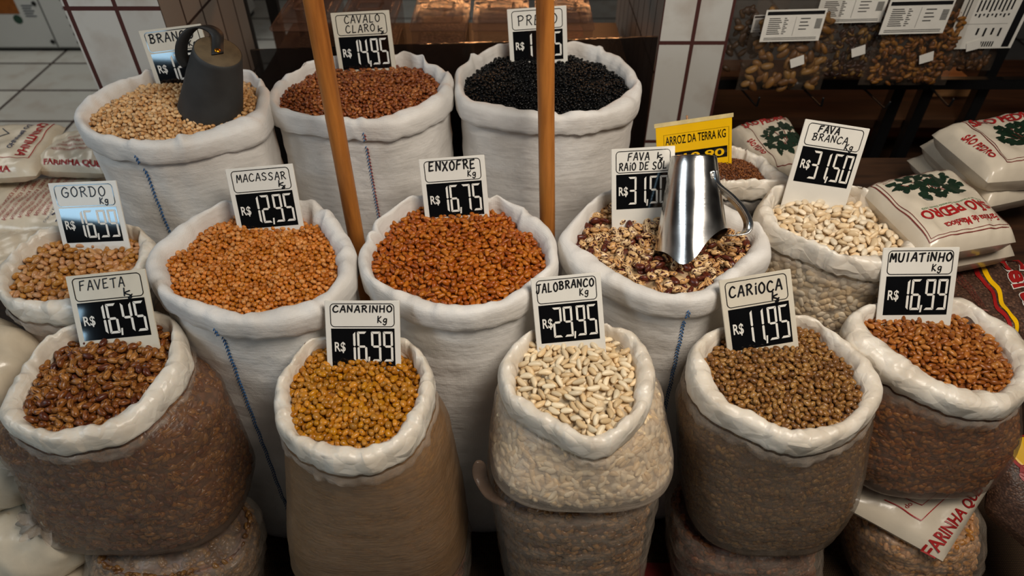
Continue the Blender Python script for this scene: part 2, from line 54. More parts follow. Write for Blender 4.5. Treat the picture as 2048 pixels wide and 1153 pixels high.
TAGS = {
 'branco': {'o': (-0.8217, 1.5213, 1.0404), 'ex': (0.9939, 0.0266, 0.1068), 'ey': (0.1101, -0.2405, -0.9644), 'w': 0.1411, 'h': 0.1207, 'to': 1.15},
 'cavalo': {'o': (-0.4123, 1.5969, 1.0515), 'ex': (0.9988, 0.0119, 0.0478), 'ey': (0.0493, -0.2416, -0.9691), 'w': 0.134, 'h': 0.1263, 'to': 1.15},
 'preto': {'o': (-0.012, 1.6441, 1.0423), 'ex': (0.998, 0.0154, 0.0619), 'ey': (0.0638, -0.2414, -0.9683), 'w': 0.1384, 'h': 0.1193, 'to': 1.15},
 'gordo': {'o': (-0.9258, 1.1765, 0.8715), 'ex': (0.9991, 0.017, 0.0383), 'ey': (0.0419, -0.4064, -0.9127), 'w': 0.1369, 'h': 0.1232, 'to': 1.15},
 'macassar': {'o': (-0.5674, 1.1847, 0.8987), 'ex': (0.9963, 0.0349, 0.0783), 'ey': (0.0857, -0.4052, -0.9102), 'w': 0.1352, 'h': 0.1224, 'to': 1.18},
 'enxofre': {'o': (-0.1888, 1.2234, 0.8975), 'ex': (0.9973, 0.0296, 0.0665), 'ey': (0.0728, -0.4057, -0.9111), 'w': 0.1333, 'h': 0.1208, 'to': 1.15},
 'raio': {'o': (0.1974, 1.2191, 0.9236), 'ex': (0.9984, 0.021, 0.052), 'ey': (0.056, -0.374, -0.9257), 'w': 0.1268, 'h': 0.1233, 'to': 1.32},
 'fava_branca': {'o': (0.5853, 1.2624, 0.9672), 'ex': (0.9892, -0.0549, -0.1359), 'ey': (-0.1466, -0.3706, -0.9172), 'w': 0.1337, 'h': 0.1239, 'to': 1.5},
 'faveta': {'o': (-0.8057, 0.9514, 0.8208), 'ex': (0.9951, 0.0523, 0.0837), 'ey': (0.0987, -0.5273, -0.8439), 'w': 0.146, 'h': 0.1214, 'to': 1.2},
 'canarinho': {'o': (-0.3298, 0.8985, 0.8109), 'ex': (1.0, 0.0, 0.0), 'ey': (0.0, -0.5299, -0.848), 'w': 0.1319, 'h': 0.1191, 'to': 1.15},
 'talo': {'o': (0.0331, 0.9446, 0.822), 'ex': (0.9954, 0.0505, 0.0809), 'ey': (0.0954, -0.5275, -0.8442), 'w': 0.1256, 'h': 0.1219, 'to': 1.2},
 'carioca': {'o': (0.3706, 0.9408, 0.8199), 'ex': (0.9852, 0.0908, 0.1453), 'ey': (0.1713, -0.5221, -0.8355), 'w': 0.1292, 'h': 0.1345, 'to': 1.15},
 'mulatinho': {'o': (0.6917, 1.0181, 0.8339), 'ex': (0.9999, 0.0051, 0.0088), 'ey': (0.0102, -0.5, -0.866), 'w': 0.1422, 'h': 0.1292, 'to': 1.25},
 'arroz': {'o': (0.3084, 1.3503, 0.9023), 'ex': (0.9889, 0.0308, 0.1451), 'ey': (0.1483, -0.2056, -0.9673), 'w': 0.1622, 'h': 0.1166, 'to': 1.12},
}
PILLOWS = {
 'sp_top': {'c': [(0.7367, 1.2371, 0.85), (0.9497, 1.3035, 0.85), (0.9741, 1.0648, 0.85), (0.7801, 1.0189, 0.85)], 'th': 0.072},
 'sp_under': {'c': [(0.7606, 1.2784, 0.79), (0.9899, 1.3545, 0.79), (1.0163, 1.0953, 0.79), (0.8081, 1.0423, 0.79)], 'th': 0.07},
 'sp_right_top': {'c': [(0.9597, 1.4236, 0.88), (1.219, 1.5022, 0.88), (1.1826, 1.2507, 0.88), (0.9892, 1.2278, 0.88)], 'th': 0.075},
 'sp_right_under': {'c': [(0.9787, 1.4767, 0.82), (1.2605, 1.5672, 0.82), (1.2162, 1.2874, 0.82), (1.0081, 1.2226, 0.82)], 'th': 0.075},
 'sp_third': {'c': [(0.9801, 1.5034, 0.75), (1.2262, 1.581, 0.75), (1.2019, 1.3338, 0.75), (1.0121, 1.2942, 0.75)], 'th': 0.05},
 'sp_back': {'c': [(0.5372, 1.5665, 0.8), (0.704, 1.6287, 0.8), (0.7031, 1.385, 0.8), (0.5735, 1.3286, 0.8)], 'th': 0.07},
 'red_bag': {'c': [(0.8897, 1.1447, 0.7), (1.1245, 1.17, 0.7), (1.0329, 0.9364, 0.7), (0.8588, 0.9205, 0.7)], 'th': 0.06},
 'red_bag_low': {'c': [(1.0292, 0.895, 0.46), (1.2117, 0.8697, 0.46), (1.1276, 0.6116, 0.34), (1.0017, 0.7919, 0.36)], 'th': 0.08},
 'far_a': {'c': [(-1.4199, 1.6088, 0.77), (-1.1596, 1.6349, 0.77), (-1.1211, 1.4032, 0.77), (-1.3509, 1.3755, 0.77)], 'th': 0.05},
 'far_b': {'c': [(-1.1596, 1.5834, 0.76), (-1.0439, 1.6508, 0.76), (-0.9692, 1.4279, 0.76), (-1.1499, 1.4412, 0.76)], 'th': 0.05},
 'far_c': {'c': [(-1.3524, 1.4735, 0.7), (-1.0031, 1.5009, 0.7), (-0.9491, 1.2682, 0.7), (-1.2448, 1.2496, 0.7)], 'th': 0.055},
 'far_d': {'c': [(-1.239, 1.2589, 0.7), (-1.0479, 1.2719, 0.7), (-1.021, 1.0993, 0.7), (-1.1653, 1.0804, 0.7)], 'th': 0.06},
 'far_under_mul': {'c': [(0.662, 0.7885, 0.375), (1.0023, 0.9135, 0.4), (1.0518, 0.8599, 0.4), (0.8545, 0.6689, 0.345)], 'th': 0.05},
}
LOWER = {
 'talo': [(0.1179, 0.79, 0.518, 0.1758, 0.15), (0.1215, 0.79, 0.4324, 0.1665, 0.15), (0.1265, 0.79, 0.3469, 0.1621, 0.15), (0.1311, 0.79, 0.2613, 0.1601, 0.15), (0.1357, 0.79, 0.1757, 0.1581, 0.15), (0.1403, 0.79, 0.0902, 0.1561, 0.15), (0.1454, 0.79, 0.0046, 0.1563, 0.15)],
 'faveta': [(-0.6965, 0.74, 0.312, 0.1808, 0.12), (-0.7097, 0.74, 0.2608, 0.1813, 0.12), (-0.7228, 0.74, 0.2095, 0.1818, 0.12), (-0.7361, 0.74, 0.1583, 0.1823, 0.12), (-0.7499, 0.74, 0.1071, 0.1826, 0.12), (-0.7637, 0.74, 0.0558, 0.183, 0.12), (-0.7775, 0.74, 0.0046, 0.1834, 0.12)],
 'canarinho': [(-0.2784, 0.78, 0.23, 0.1884, 0.14), (-0.2831, 0.78, 0.1924, 0.1907, 0.14), (-0.2877, 0.78, 0.1549, 0.1929, 0.14), (-0.2924, 0.78, 0.1173, 0.1952, 0.14), (-0.2971, 0.78, 0.0797, 0.1974, 0.14), (-0.3018, 0.78, 0.0422, 0.1997, 0.14), (-0.3065, 0.78, 0.0046, 0.2019, 0.14)],
 'carioca': [(0.4845, 0.79, 0.322, 0.1592, 0.13), (0.4968, 0.79, 0.2691, 0.1616, 0.13), (0.509, 0.79, 0.2162, 0.1641, 0.13), (0.5212, 0.79, 0.1633, 0.1666, 0.13), (0.5334, 0.79, 0.1104, 0.1691, 0.13), (0.5457, 0.79, 0.0575, 0.171, 0.13), (0.5579, 0.79, 0.0046, 0.1692, 0.13)],
 'mulatinho': [(0.8557, 0.82, 0.32, 0.1425, 0.145), (0.8721, 0.82, 0.2674, 0.1419, 0.145), (0.8885, 0.82, 0.2149, 0.1413, 0.145), (0.9048, 0.82, 0.1623, 0.1407, 0.145), (0.9212, 0.82, 0.1097, 0.14, 0.145), (0.9375, 0.82, 0.0572, 0.1394, 0.145), (0.9539, 0.82, 0.0046, 0.1388, 0.145)],
}
PT = {
 'scoop_base': (-0.6482, 1.3756, 0.925),
 'scoop_base_Y': 0,
 'scoop_top': (-0.5838, 1.3476, 1.0692),
 'scoop_r': (0.066, 0.0441),
 'jug_base': (0.3485, 1.0739, 0.7944),
 'jug_top': (0.3508, 1.1739, 0.9318),
 'jug_r': (0.0691, 0.044),
 'pole_a': ((-0.3531, 1.255, 0.653), (-0.3502, 1.255, 1.2026)),
 'pole_b': ((0.0799, 1.255, 0.6889), (0.0581, 1.255, 1.2026)),
 'pil_l': ((-1.1083, 1.78, 0.8923), (-0.8862, 1.78, 1.0007), (-0.9965, 1.78, 0.9945)),
 'pil_r': ((0.4072, 1.9, 0.8527), (0.5981, 1.9, 0.857), (0.4998, 1.9, 0.8555)),
 'freezer': ((-2.8777, 3.8086, 0.0), (-2.3892, 3.822, 0.0)),
 'floor': ((-2.5842, 3.6715, 0.0), (-2.4229, 3.3496, 0.0), (-2.52, 3.7952, 0.0), (-2.4915, 3.3833, 0.0), (-2.2721, 3.4118, 0.0)),
 'panel': ((-0.6943, 1.8, 0.877), (0.2824, 1.8, 0.9134)),
 'box0': (-0.6056, 2.1, 0.8305),
 'box1': (-0.4203, 2.1, 0.8305),
 'box2': (-0.2094, 2.1, 0.8305),
 'box3': (-0.0316, 2.1, 0.8305),
 'box4': (0.1521, 2.1, 0.8305),
 'nut0': ((0.633, 1.85, 0.9906), (0.8728, 1.85, 0.7402)),
 'nut1': ((0.7991, 1.85, 0.9906), (1.0489, 1.85, 0.7628)),
 'nut2': ((0.9742, 1.85, 0.9906), (1.2207, 1.85, 0.7553)),
 'nut3': ((1.1104, 1.85, 0.9906), (1.348, 1.85, 0.7851)),
 'nut4': ((0.5971, 1.85, 0.9648), (0.7517, 1.85, 0.7703)),
 'lab0': ((0.654, 1.81, 0.9771), (0.8094, 1.81, 0.8932)),
 'lab1': ((0.7849, 1.81, 1.0073), (0.9563, 1.81, 0.9305)),
 'lab2': ((0.9629, 1.81, 1.0023), (1.1291, 1.81, 0.9133)),
 'lab3': ((1.1509, 1.81, 1.0023), (1.3262, 1.81, 0.8603)),
 'lab4': ((0.6251, 1.81, 0.941), (0.6953, 1.81, 0.8945)),
 'board': (1.54, 2.3, 0.547),
 'fold': ((-0.0608, 0.745, 0.5512), (-0.0579, 0.735, 0.5126), (-0.0386, 0.7, 0.5064), (-0.0106, 0.66, 0.5393)),
 'post0': ((1.2025, 2.05, 0.6249), (1.2092, 2.05, 0.3683)),
 'post1': ((1.2837, 2.05, 0.6752), (1.2688, 2.05, 0.3683)),
 'post2': ((1.4307, 2.05, 0.8908), (1.4676, 2.05, 0.5376)),
 'shelf0': (1.3837, 2.15, 0.5749),
 'shelf1': (1.4017, 2.15, 0.5297),
 'shelf2': (1.4202, 2.15, 0.4834),
 'shelf3': (1.4416, 2.15, 0.43),
 'tied0': (-0.9588, 0.8807, 0.62),
 'tied1': (-0.971, 0.8049, 0.5),
 'tied2': (-0.9716, 0.7428, 0.44),
 'tied3': (-0.9339, 0.6815, 0.38),
 'knot0': (-0.9071, 0.7596, 0.5),
 'knot1': (-0.9115, 0.7116, 0.42),
 'red_mat': ((0.3723, 0.8151, 0.01), (0.45, 0.7778, 0.01)),
 'burlap': ((-0.6558, 0.8721, 0.0), (-0.0796, 0.8589, 0.0)),
 'hook0': ((0.674, 1.995, 0.6965), (0.7064, 1.86, 0.6872), (0.7064, 1.85, 0.7188)),
 'hook1': ((0.8938, 1.995, 0.6689), (0.8931, 1.86, 0.6872), (0.8895, 1.85, 0.7172)),
 'hook2': ((1.0683, 1.995, 0.6771), (1.0792, 1.86, 0.6809), (1.0853, 1.85, 0.7048)),
 'hook3': ((1.2626, 1.995, 0.6868), (1.2622, 1.86, 0.6872), (1.2635, 1.85, 0.7142)),
}

# ------------------------------------------------------------------ helpers
def lin(c): return tuple(((x / 255) / 12.92 if x / 255 <= .04045 else ((x / 255 + .055) / 1.055) ** 2.4) for x in c) + (1,)

class M:
    """small wrapper round a node material"""
    def __init__(s, name):
        s.m = bpy.data.materials.new(name); s.m.use_nodes = True; s.t = s.m.node_tree; s.b = s.t.nodes['Principled BSDF']
        s.out = s.t.nodes['Material Output']
    def n(s, typ, **kw):
        x = s.t.nodes.new(typ)
        for k, v in kw.items():
            if k in x.inputs: x.inputs[k].default_value = v
            else: setattr(x, k, v)
        return x
    def l(s, a, b): s.t.links.new(a, b)
    def set(s, **kw):
        for k, v in kw.items(): s.b.inputs[k.replace('_', ' ')].default_value = v
        return s
    def ramp(s, src, stops, mode='LINEAR'):
        r = s.n('ShaderNodeValToRGB'); r.color_ramp.interpolation = mode
        e = r.color_ramp.elements
        while len(e) < len(stops): e.new(.5)
        for i, (p, c) in enumerate(stops): e[i].position = p; e[i].color = c
        s.l(src, r.inputs[0]); return r.outputs[0]
    def math(s, op, a, b=None, clamp=False):
        x = s.n('ShaderNodeMath', operation=op, use_clamp=clamp)
        for i, v in enumerate((a, b)):
            if v is None: continue
            if isinstance(v, (int, float)): x.inputs[i].default_value = v
            else: s.l(v, x.inputs[i])
        return x.outputs[0]
    def mix(s, f, a, b):
        x = s.n('ShaderNodeMix', data_type='RGBA')
        for i, v in ((0, f), (6, a), (7, b)):
            if isinstance(v, (int, float, tuple)): x.inputs[i].default_value = v
            else: s.l(v, x.inputs[i])
        return x.outputs[2]
    def coords(s, scale=(1, 1, 1), kind='Object'):
        t = s.n('ShaderNodeTexCoord'); mp = s.n('ShaderNodeMapping'); mp.inputs['Scale'].default_value = scale
        s.l(t.outputs[kind], mp.inputs[0]); return mp.outputs[0]
    def noise(s, vec, scale, detail=2, rough=.5):
        x = s.n('ShaderNodeTexNoise', Scale=scale, Detail=detail, Roughness=rough); s.l(vec, x.inputs['Vector']); return x.outputs[0]
    def bump(s, h, strength=.3, dist=.002, prev=None):
        x = s.n('ShaderNodeBump', Strength=strength, Distance=dist); s.l(h, x.inputs['Height'])
        if prev is not None: s.l(prev, x.inputs['Normal'])
        s.l(x.outputs[0], s.b.inputs['Normal']); return x.outputs[0]

def plain(name, rgb, rough=.5, metal=0, vary=.12, scale=40, spec=.5, bump=0):
    k = M(name); k.set(Roughness=rough, Metallic=metal, Specular_IOR_Level=spec)
    c = lin(rgb); v = k.noise(k.coords(), scale, 4)
    d = tuple(x * (1 - vary * 2) for x in c[:3]) + (1,)
    k.l(k.ramp(v, [(.3, d), (.6, c)]), k.b.inputs['Base Color'])
    if bump: k.bump(v, .4, bump)
    return k.m

def link(o, parent=None):
    C.objects.link(o)
    if parent is not None: o.parent = parent
    return o
def mk(name, vs, fs, mat=None, parent=None, smooth=True):
    me = bpy.data.meshes.new(name); me.from_pydata([tuple(map(float, v)) for v in vs], [], fs)
    if smooth: me.polygons.foreach_set('use_smooth', [True] * len(me.polygons))
    for m in (mat if isinstance(mat, (list, tuple)) else [mat]):
        if m: me.materials.append(m)
    me.update(); return link(bpy.data.objects.new(name, me), parent)
def tag(o, label, cat=None, group=None, kind=None):
    o['label'] = label
    if cat: o['category'] = cat
    if group: o['group'] = group
    if kind: o['kind'] = kind
    return o
def thing(name, label, cat, loc=(0, 0, 0), group=None, mw=None):
    o = bpy.data.objects.new(name, None); C.objects.link(o); o.empty_display_size = .05
    if mw is not None: o.matrix_world = mw
    else: o.location = loc
    return tag(o, label, cat, group)
def struct(o): o['kind'] = 'structure'; return o

class G:
    """gathers shapes of one mesh"""
    def __init__(s): s.v = []; s.f = []
    def add(s, v, f):
        b = len(s.v); s.v += [tuple(x) for x in v]; s.f += [tuple(i + b for i in q) for q in f]; return s
    def box(s, lo, hi, bev=0):
        (a, b, c), (d, e, g) = lo, hi
        if bev <= 0:
            return s.add([(x, y, z) for x in (a, d) for y in (b, e) for z in (c, g)],
                         [(0, 1, 3, 2), (4, 6, 7, 5), (0, 4, 5, 1), (2, 3, 7, 6), (0, 2, 6, 4), (1, 5, 7, 3)])
        import bmesh
        bm = bmesh.new(); bmesh.ops.create_cube(bm, size=1)
        for v in bm.verts: v.co = Vector(((a + d) / 2 + v.co.x * (d - a), (b + e) / 2 + v.co.y * (e - b), (c + g) / 2 + v.co.z * (g - c)))
        bmesh.ops.bevel(bm, geom=bm.edges[:], offset=bev, segments=2, affect='EDGES')
        bm.verts.index_update()
        s.add([v.co[:] for v in bm.verts], [tuple(v.index for v in q.verts) for q in bm.faces]); bm.free(); return s
    def rings(s, rings, cap0=True, cap1=True):
        b = len(s.v); n = len(rings[0])
        for r in rings: s.v += [tuple(p) for p in r]
        for i in range(len(rings) - 1):
            for j in range(n):
                k = (j + 1) % n
                s.f.append((b + i * n + j, b + i * n + k, b + (i + 1) * n + k, b + (i + 1) * n + j))
        if cap0: s.f.append(tuple(b + j for j in reversed(range(n))))
        if cap1: s.f.append(tuple(b + (len(rings) - 1) * n + j for j in range(n)))
        return s
    def tube(s, pts, r, n=10, flat=None):
        pts = [Vector(p) for p in pts]; rings = []; up = Vector((0, 0, 1))
        for i, p in enumerate(pts):
            d = (pts[min(i + 1, len(pts) - 1)] - pts[max(i - 1, 0)]).normalized()
            u = up if abs(d.dot(up)) < .95 else Vector((0, 1, 0))
            x = d.cross(u).normalized(); y = x.cross(d).normalized()
            rr = r[i] if isinstance(r, (list, tuple)) else r
            rings.append([p + x * rr * math.cos(2 * PI * k / n) + y * rr * math.sin(2 * PI * k / n) for k in range(n)])
        return s.rings(rings)
    def strap(s, pts, side, w, th):
        """a flat band through pts; side = width direction"""
        side = Vector(side).normalized(); pts = [Vector(p) for p in pts]; rings = []
        for i, p in enumerate(pts):
            d = (pts[min(i + 1, len(pts) - 1)] - pts[max(i - 1, 0)]).normalized(); nn = d.cross(side).normalized()
            ww = w[i] if isinstance(w, (list, tuple)) else w
            rings.append([p + side * ww / 2 + nn * th / 2, p - side * ww / 2 + nn * th / 2, p - side * ww / 2 - nn * th / 2, p + side * ww / 2 - nn * th / 2])
        return s.rings(rings)
    def ribbon(s, pts, w, z=0., closed=False):
        """flat stroke in the xy plane with round joints"""
        P = [np.array(p[:2], float) for p in pts]
        if closed: P = P + [P[0]]
        for a, b in zip(P[:-1], P[1:]):
            d = b - a; L = np.linalg.norm(d)
            if L < 1e-9: continue
            nrm = np.array([-d[1], d[0]]) / L * w / 2
            q = [a + nrm, a - nrm, b - nrm, b + nrm]
            s.add([(x, y, z) for x, y in q], [(0, 1, 2, 3)])
        for p in P:
            s.add([(p[0] + w / 2 * math.cos(2 * PI * k / 8), p[1] + w / 2 * math.sin(2 * PI * k / 8), z) for k in range(8)], [tuple(range(8))])
        return s
    def obj(s, name, mat, parent=None, smooth=True): return mk(name, s.v, s.f, mat, parent, smooth)

def smooth_path(pts, n=6):
    P = [Vector(p) for p in pts]; out = []
    for i in range(len(P) - 1):
        p0, p1, p2, p3 = P[max(i - 1, 0)], P[i], P[i + 1], P[min(i + 2, len(P) - 1)]
        for k in range(n):
            t = k / n
            out.append(.5 * ((2 * p1) + (p2 - p0) * t + (2 * p0 - 5 * p1 + 4 * p2 - p3) * t * t + (3 * p1 - p0 - 3 * p2 + p3) * t ** 3))
    return out + [P[-1]]

_tc = {}
def text2d(body, bold=0.0):
    """glyph outlines of the built-in font as (verts, faces), unit size"""
    k = (body, bold)
    if k not in _tc:
        cu = bpy.data.curves.new('writing', 'FONT'); cu.body = body; cu.size = 1; cu.offset = bold; cu.resolution_u = 3
        ob = bpy.data.objects.new('writing', cu); C.objects.link(ob)
        dg = bpy.context.evaluated_depsgraph_get(); dg.update()
        me = bpy.data.meshes.new_from_object(ob.evaluated_get(dg))
        v = np.array([x.co[:2] for x in me.vertices]).reshape(-1, 2); fc = [tuple(p.vertices) for p in me.polygons]
        bpy.data.objects.remove(ob); bpy.data.curves.remove(cu); bpy.data.meshes.remove(me)
        _tc[k] = (v, fc)
    return _tc[k]
def fit_text(body, x0, y0, w, h, bold=0.0):
    """text stretched into the box x0,y0 (lower left), w, h"""
    v, fc = text2d(body, bold); lo, hi = v.min(0), v.max(0)
    return (v - lo) / (hi - lo) * np.array([w, h]) + np.array([x0, y0]), fc

# ------------------------------------------------------------------ materials
def tile_mat(name, axes, size, off, grout, tile_rgb, grout_rgb, rough=.3):
    k = M(name); k.set(Roughness=rough)
    t = k.n('ShaderNodeTexCoord'); sp = k.n('ShaderNodeSeparateXYZ'); k.l(t.outputs['Object'], sp.inputs[0])
    mask = None; ids = None
    for ax, sz, of in zip(axes, size, off):
        u = k.math('DIVIDE', k.math('SUBTRACT', sp.outputs['XYZ'.index(ax)], of), sz)
        fr = k.math('FRACT', u); fl = k.math('FLOOR', u)
        edge = k.math('LESS_THAN', k.math('MINIMUM', fr, k.math('SUBTRACT', 1.0, fr)), grout / sz / 2)
        mask = edge if mask is None else k.math('MAXIMUM', mask, edge)
        ids = fl if ids is None else k.math('ADD', k.math('MULTIPLY', ids, 7.3), fl)
    wn = k.n('ShaderNodeTexWhiteNoise', noise_dimensions='1D'); k.l(ids, wn.inputs['W'])
    c = lin(tile_rgb); d = tuple(x * .82 for x in c[:3]) + (1,)
    base = k.ramp(wn.outputs[0], [(0, d), (1, c)])
    dirt = k.noise(k.coords(), 9, 5)
    base = k.mix(k.ramp(dirt, [(.5, (0, 0, 0, 1)), (.8, (.5, .5, .5, 1))]), base, lin((150, 128, 108)))
    k.l(k.mix(mask, base, lin(grout_rgb)), k.b.inputs['Base Color'])
    k.l(k.math('ADD', k.math('MULTIPLY', mask, .5), rough), k.b.inputs['Roughness'])
    k.bump(k.math('SUBTRACT', 1.0, mask), .5, .002); return k.m

def raffia_mat():
    k = M('woven_polypropylene'); k.set(Roughness=.62, Sheen_Weight=.08)
    co = k.coords(); v = k.noise(co, 7, 4)
    k.l(k.ramp(v, [(.3, lin((204, 199, 192))), (.62, lin((228, 224, 218)))]), k.b.inputs['Base Color'])
    w1 = k.n('ShaderNodeTexWave', wave_type='BANDS', bands_direction='Z', Scale=150, Distortion=.6); k.l(co, w1.inputs['Vector'])
    w2 = k.n('ShaderNodeTexWave', wave_type='BANDS', bands_direction='X', Scale=150, Distortion=.6); k.l(co, w2.inputs['Vector'])
    weave = k.math('ADD', w1.outputs[1], w2.outputs[1])
    b = k.bump(weave, .18, .0012)
    cr = k.noise(k.coords((5, 5, 60)), 1.6, 5, .6)
    b = k.bump(cr, .26, .005, b)
    cr2 = k.noise(k.coords((14, 14, 22)), 1.2, 3)
    b = k.bump(cr2, .3, .009, b)
    k.bump(k.noise(k.coords(), 24, 3, .55), .4, .008, b); return k.m
def collar_plastic_mat():
    k = M('folded_milky_plastic'); k.set(Roughness=.36, Subsurface_Weight=.15, Subsurface_Scale=.008)
    k.b.inputs['Subsurface Radius'].default_value = (1, .7, .45)
    co = k.coords(); v = k.noise(co, 14, 4)
    k.l(k.ramp(v, [(.3, lin((210, 197, 178))), (.65, lin((232, 224, 210)))]), k.b.inputs['Base Color'])
    b = k.bump(k.noise(k.coords((1, 1, 1)), 22, 3, .5), .35, .008)
    dn = k.n('ShaderNodeTexNoise', Scale=16, Detail=2); k.l(co, dn.inputs['Vector'])
    wv = k.n('ShaderNodeVectorMath', operation='MULTIPLY_ADD'); k.l(dn.outputs['Color'], wv.inputs[0]); wv.inputs[1].default_value = (.03, .03, .03); k.l(co, wv.inputs[2])
    for sc_, st_, ds_ in ((21, .75, .012), (50, .32, .003)):
        vo = k.n('ShaderNodeTexVoronoi', Scale=sc_, feature='F1', distance='CHEBYCHEV'); k.l(wv.outputs[0], vo.inputs['Vector'])
        b = k.bump(vo.outputs[0], st_, ds_, b)
    return k.m
def film_mat(name='bag_film', milky=.38, tint=(196, 180, 162), rough=.26):
    k = M(name); k.set(Roughness=rough, Specular_IOR_Level=.6); k.b.inputs['Base Color'].default_value = lin(tint)
    co = k.coords()
    b_ = k.bump(k.noise(k.coords((9, 9, 14)), 2.2, 4, .6), .35, .005); k.bump(k.noise(k.coords((60, 60, 150)), 1.2, 3, .6), .25, .002, b_); tc_ = k.n('ShaderNodeTexCoord'); mp_ = k.n('ShaderNodeMapping'); mp_.inputs['Rotation'].default_value = (.35, .55, .3); mp_.inputs['Scale'].default_value = (10, 10, 120); k.l(tc_.outputs['Object'], mp_.inputs[0]); k.bump(k.noise(mp_.outputs[0], 1.6, 4, .6), .4, .003, k.t.nodes['Principled BSDF'].inputs['Normal'].links[0].from_socket)
    tr = k.n('ShaderNodeBsdfTransparent'); mx = k.n('ShaderNodeMixShader')
    st = k.noise(k.coords((16, 16, 30)), 1.6, 3)
    fac = k.math('ADD', k.math('MULTIPLY', k.math('SUBTRACT', st, .5), .5), milky, True)
    lw = k.n('ShaderNodeLayerWeight', Blend=.35)
    fac = k.math('ADD', fac, k.math('MULTIPLY', lw.outputs['Facing'], .22), True)
    k.l(fac, mx.inputs[0]); k.l(tr.outputs[0], mx.inputs[1]); k.l(k.b.outputs[0], mx.inputs[2]); k.l(mx.outputs[0], k.out.inputs[0]); return k.m
def clear_mat(name, tint, fac, rough=.12):
    k = M(name); k.set(Roughness=rough); k.b.inputs['Base Color'].default_value = lin(tint)
    k.bump(k.noise(k.coords(), 30, 3), .4, .004)
    tr = k.n('ShaderNodeBsdfTransparent'); mx = k.n('ShaderNodeMixShader'); mx.inputs[0].default_value = fac
    k.l(tr.outputs[0], mx.inputs[1]); k.l(k.b.outputs[0], mx.inputs[2]); k.l(mx.outputs[0], k.out.inputs[0]); return k.m

RAFFIA = raffia_mat(); COLLAR = collar_plastic_mat()
FILM = film_mat(); FILM_CLEAR = film_mat('clear_bag_film', .14, (205, 190, 172), .22); HEM = film_mat('gathered_film', .16, (225, 212, 196), .16)
FILM_BEIGE = film_mat('beige_bag_film', .55, (140, 113, 86), .34); FILM_GREY = film_mat('greyish_bag_film', .42, (116, 101, 86), .27); FILM_BROWN = film_mat('thin_bag_film', .36, (122, 101, 86), .26)
BLUE = plain('blue_thread', (28, 92, 150), .6); RED_THREAD = plain('red_thread', (150, 50, 60), .6)
PVC = plain('white_pvc', (226, 222, 212), .3, vary=.05, scale=12)
PVC_OLD = plain('yellowed_pvc', (214, 205, 186), .32, vary=.09, scale=10)
BLACK = plain('black_print', (12, 12, 13), .05, vary=.1)
INK = plain('black_marker', (16, 15, 18), .5); INK_BLUE = plain('blue_grey_marker', (58, 70, 84), .5)
WHITE = plain('white_print', (232, 228, 218), .4, vary=.03)
YELLOW = plain('yellow_card', (243, 190, 10), .3, vary=.05, scale=8)
RED = plain('red_print', (165, 28, 28), .4); REDBROWN = plain('red_brown_print', (120, 45, 38), .45)
GREEN = plain('dark_green_print', (20, 42, 26), .45); GREENT = plain('green_print', (40, 110, 60), .45); NAVY = plain('navy_print', (38, 46, 82), .45)
RUBBER = plain('black_rubber', (52, 52, 51), .62, vary=.2, scale=18, bump=.002)
RUBBER_TOP = plain('dusty_rubber', (96, 80, 56), .75, vary=.15, scale=60)
BRASS = plain('brass', (235, 150, 30), .3, 1)
def steel():
    k = M('brushed_steel'); k.set(Metallic=1, Roughness=.2); k.b.inputs['Base Color'].default_value = (.62, .61, .59, 1)
    v = k.noise(k.coords((3, 3, 130)), 3, 4); k.bump(v, .12, .001)
    k.l(k.ramp(k.noise(k.coords(), 14, 4), [(.35, (.15, .15, .15, 1)), (.7, (.3, .3, .3, 1))]), k.b.inputs['Roughness']); return k.m
STEEL = steel()
def wood(name, a, b, sc=(14, 14, 1.2), rough=.45):
    k = M(name); k.set(Roughness=rough); v = k.noise(k.coords(sc), 3, 6, .62)
    k.l(k.ramp(v, [(.3, lin(a)), (.68, lin(b))]), k.b.inputs['Base Color']); k.bump(v, .2, .002); return k.m
POLE = wood('varnished_wood', (128, 72, 24), (196, 124, 52)); DARKWOOD = wood('dark_wood', (40, 26, 18), (74, 48, 30), (1.5, 14, 14), .5)
PALEWOOD = wood('pale_wood', (150, 100, 60), (190, 140, 92), (1.5, 14, 14))
BLACKMETAL = plain('black_metal', (14, 14, 15), .45)
ENAMEL = plain('white_enamel', (205, 207, 203), .35, vary=.04, scale=3)
FLOUR = plain('cassava_flour_film', (222, 208, 184), .25, vary=.07, scale=22, bump=.004)
FLOUR_WHITE = plain('white_flour_film', (208, 196, 176), .22, vary=.05, scale=20, bump=.004)
TIED = plain('tied_milky_plastic', (214, 200, 176), .24, vary=.08, scale=22, bump=.006)

# ------------------------------------------------------------------ setting
TILE_FLOOR = tile_mat('floor_tiles', 'XY', (.42, .322), (-2.52, 3.672), .016, (208, 208, 200), (48, 30, 24), .28)
f_ = G().box((-4.2, -1.6, -.05), (3.2, 5.4, 0)).obj('floor', TILE_FLOOR, None, False); struct(f_)
WALLM = plain('dark_back_wall', (52, 40, 32), .7)
for nm, lo, hi in (('wall_back', (-4.2, 5.4, -.05), (3.2, 5.5, 3.4)), ('wall_left', (-4.3, -1.6, -.05), (-4.2, 5.4, 3.4)), ('wall_right', (3.2, -1.6, -.05), (3.3, 5.4, 3.4))):
    struct(G().box(lo, hi).obj(nm, WALLM, None, False))

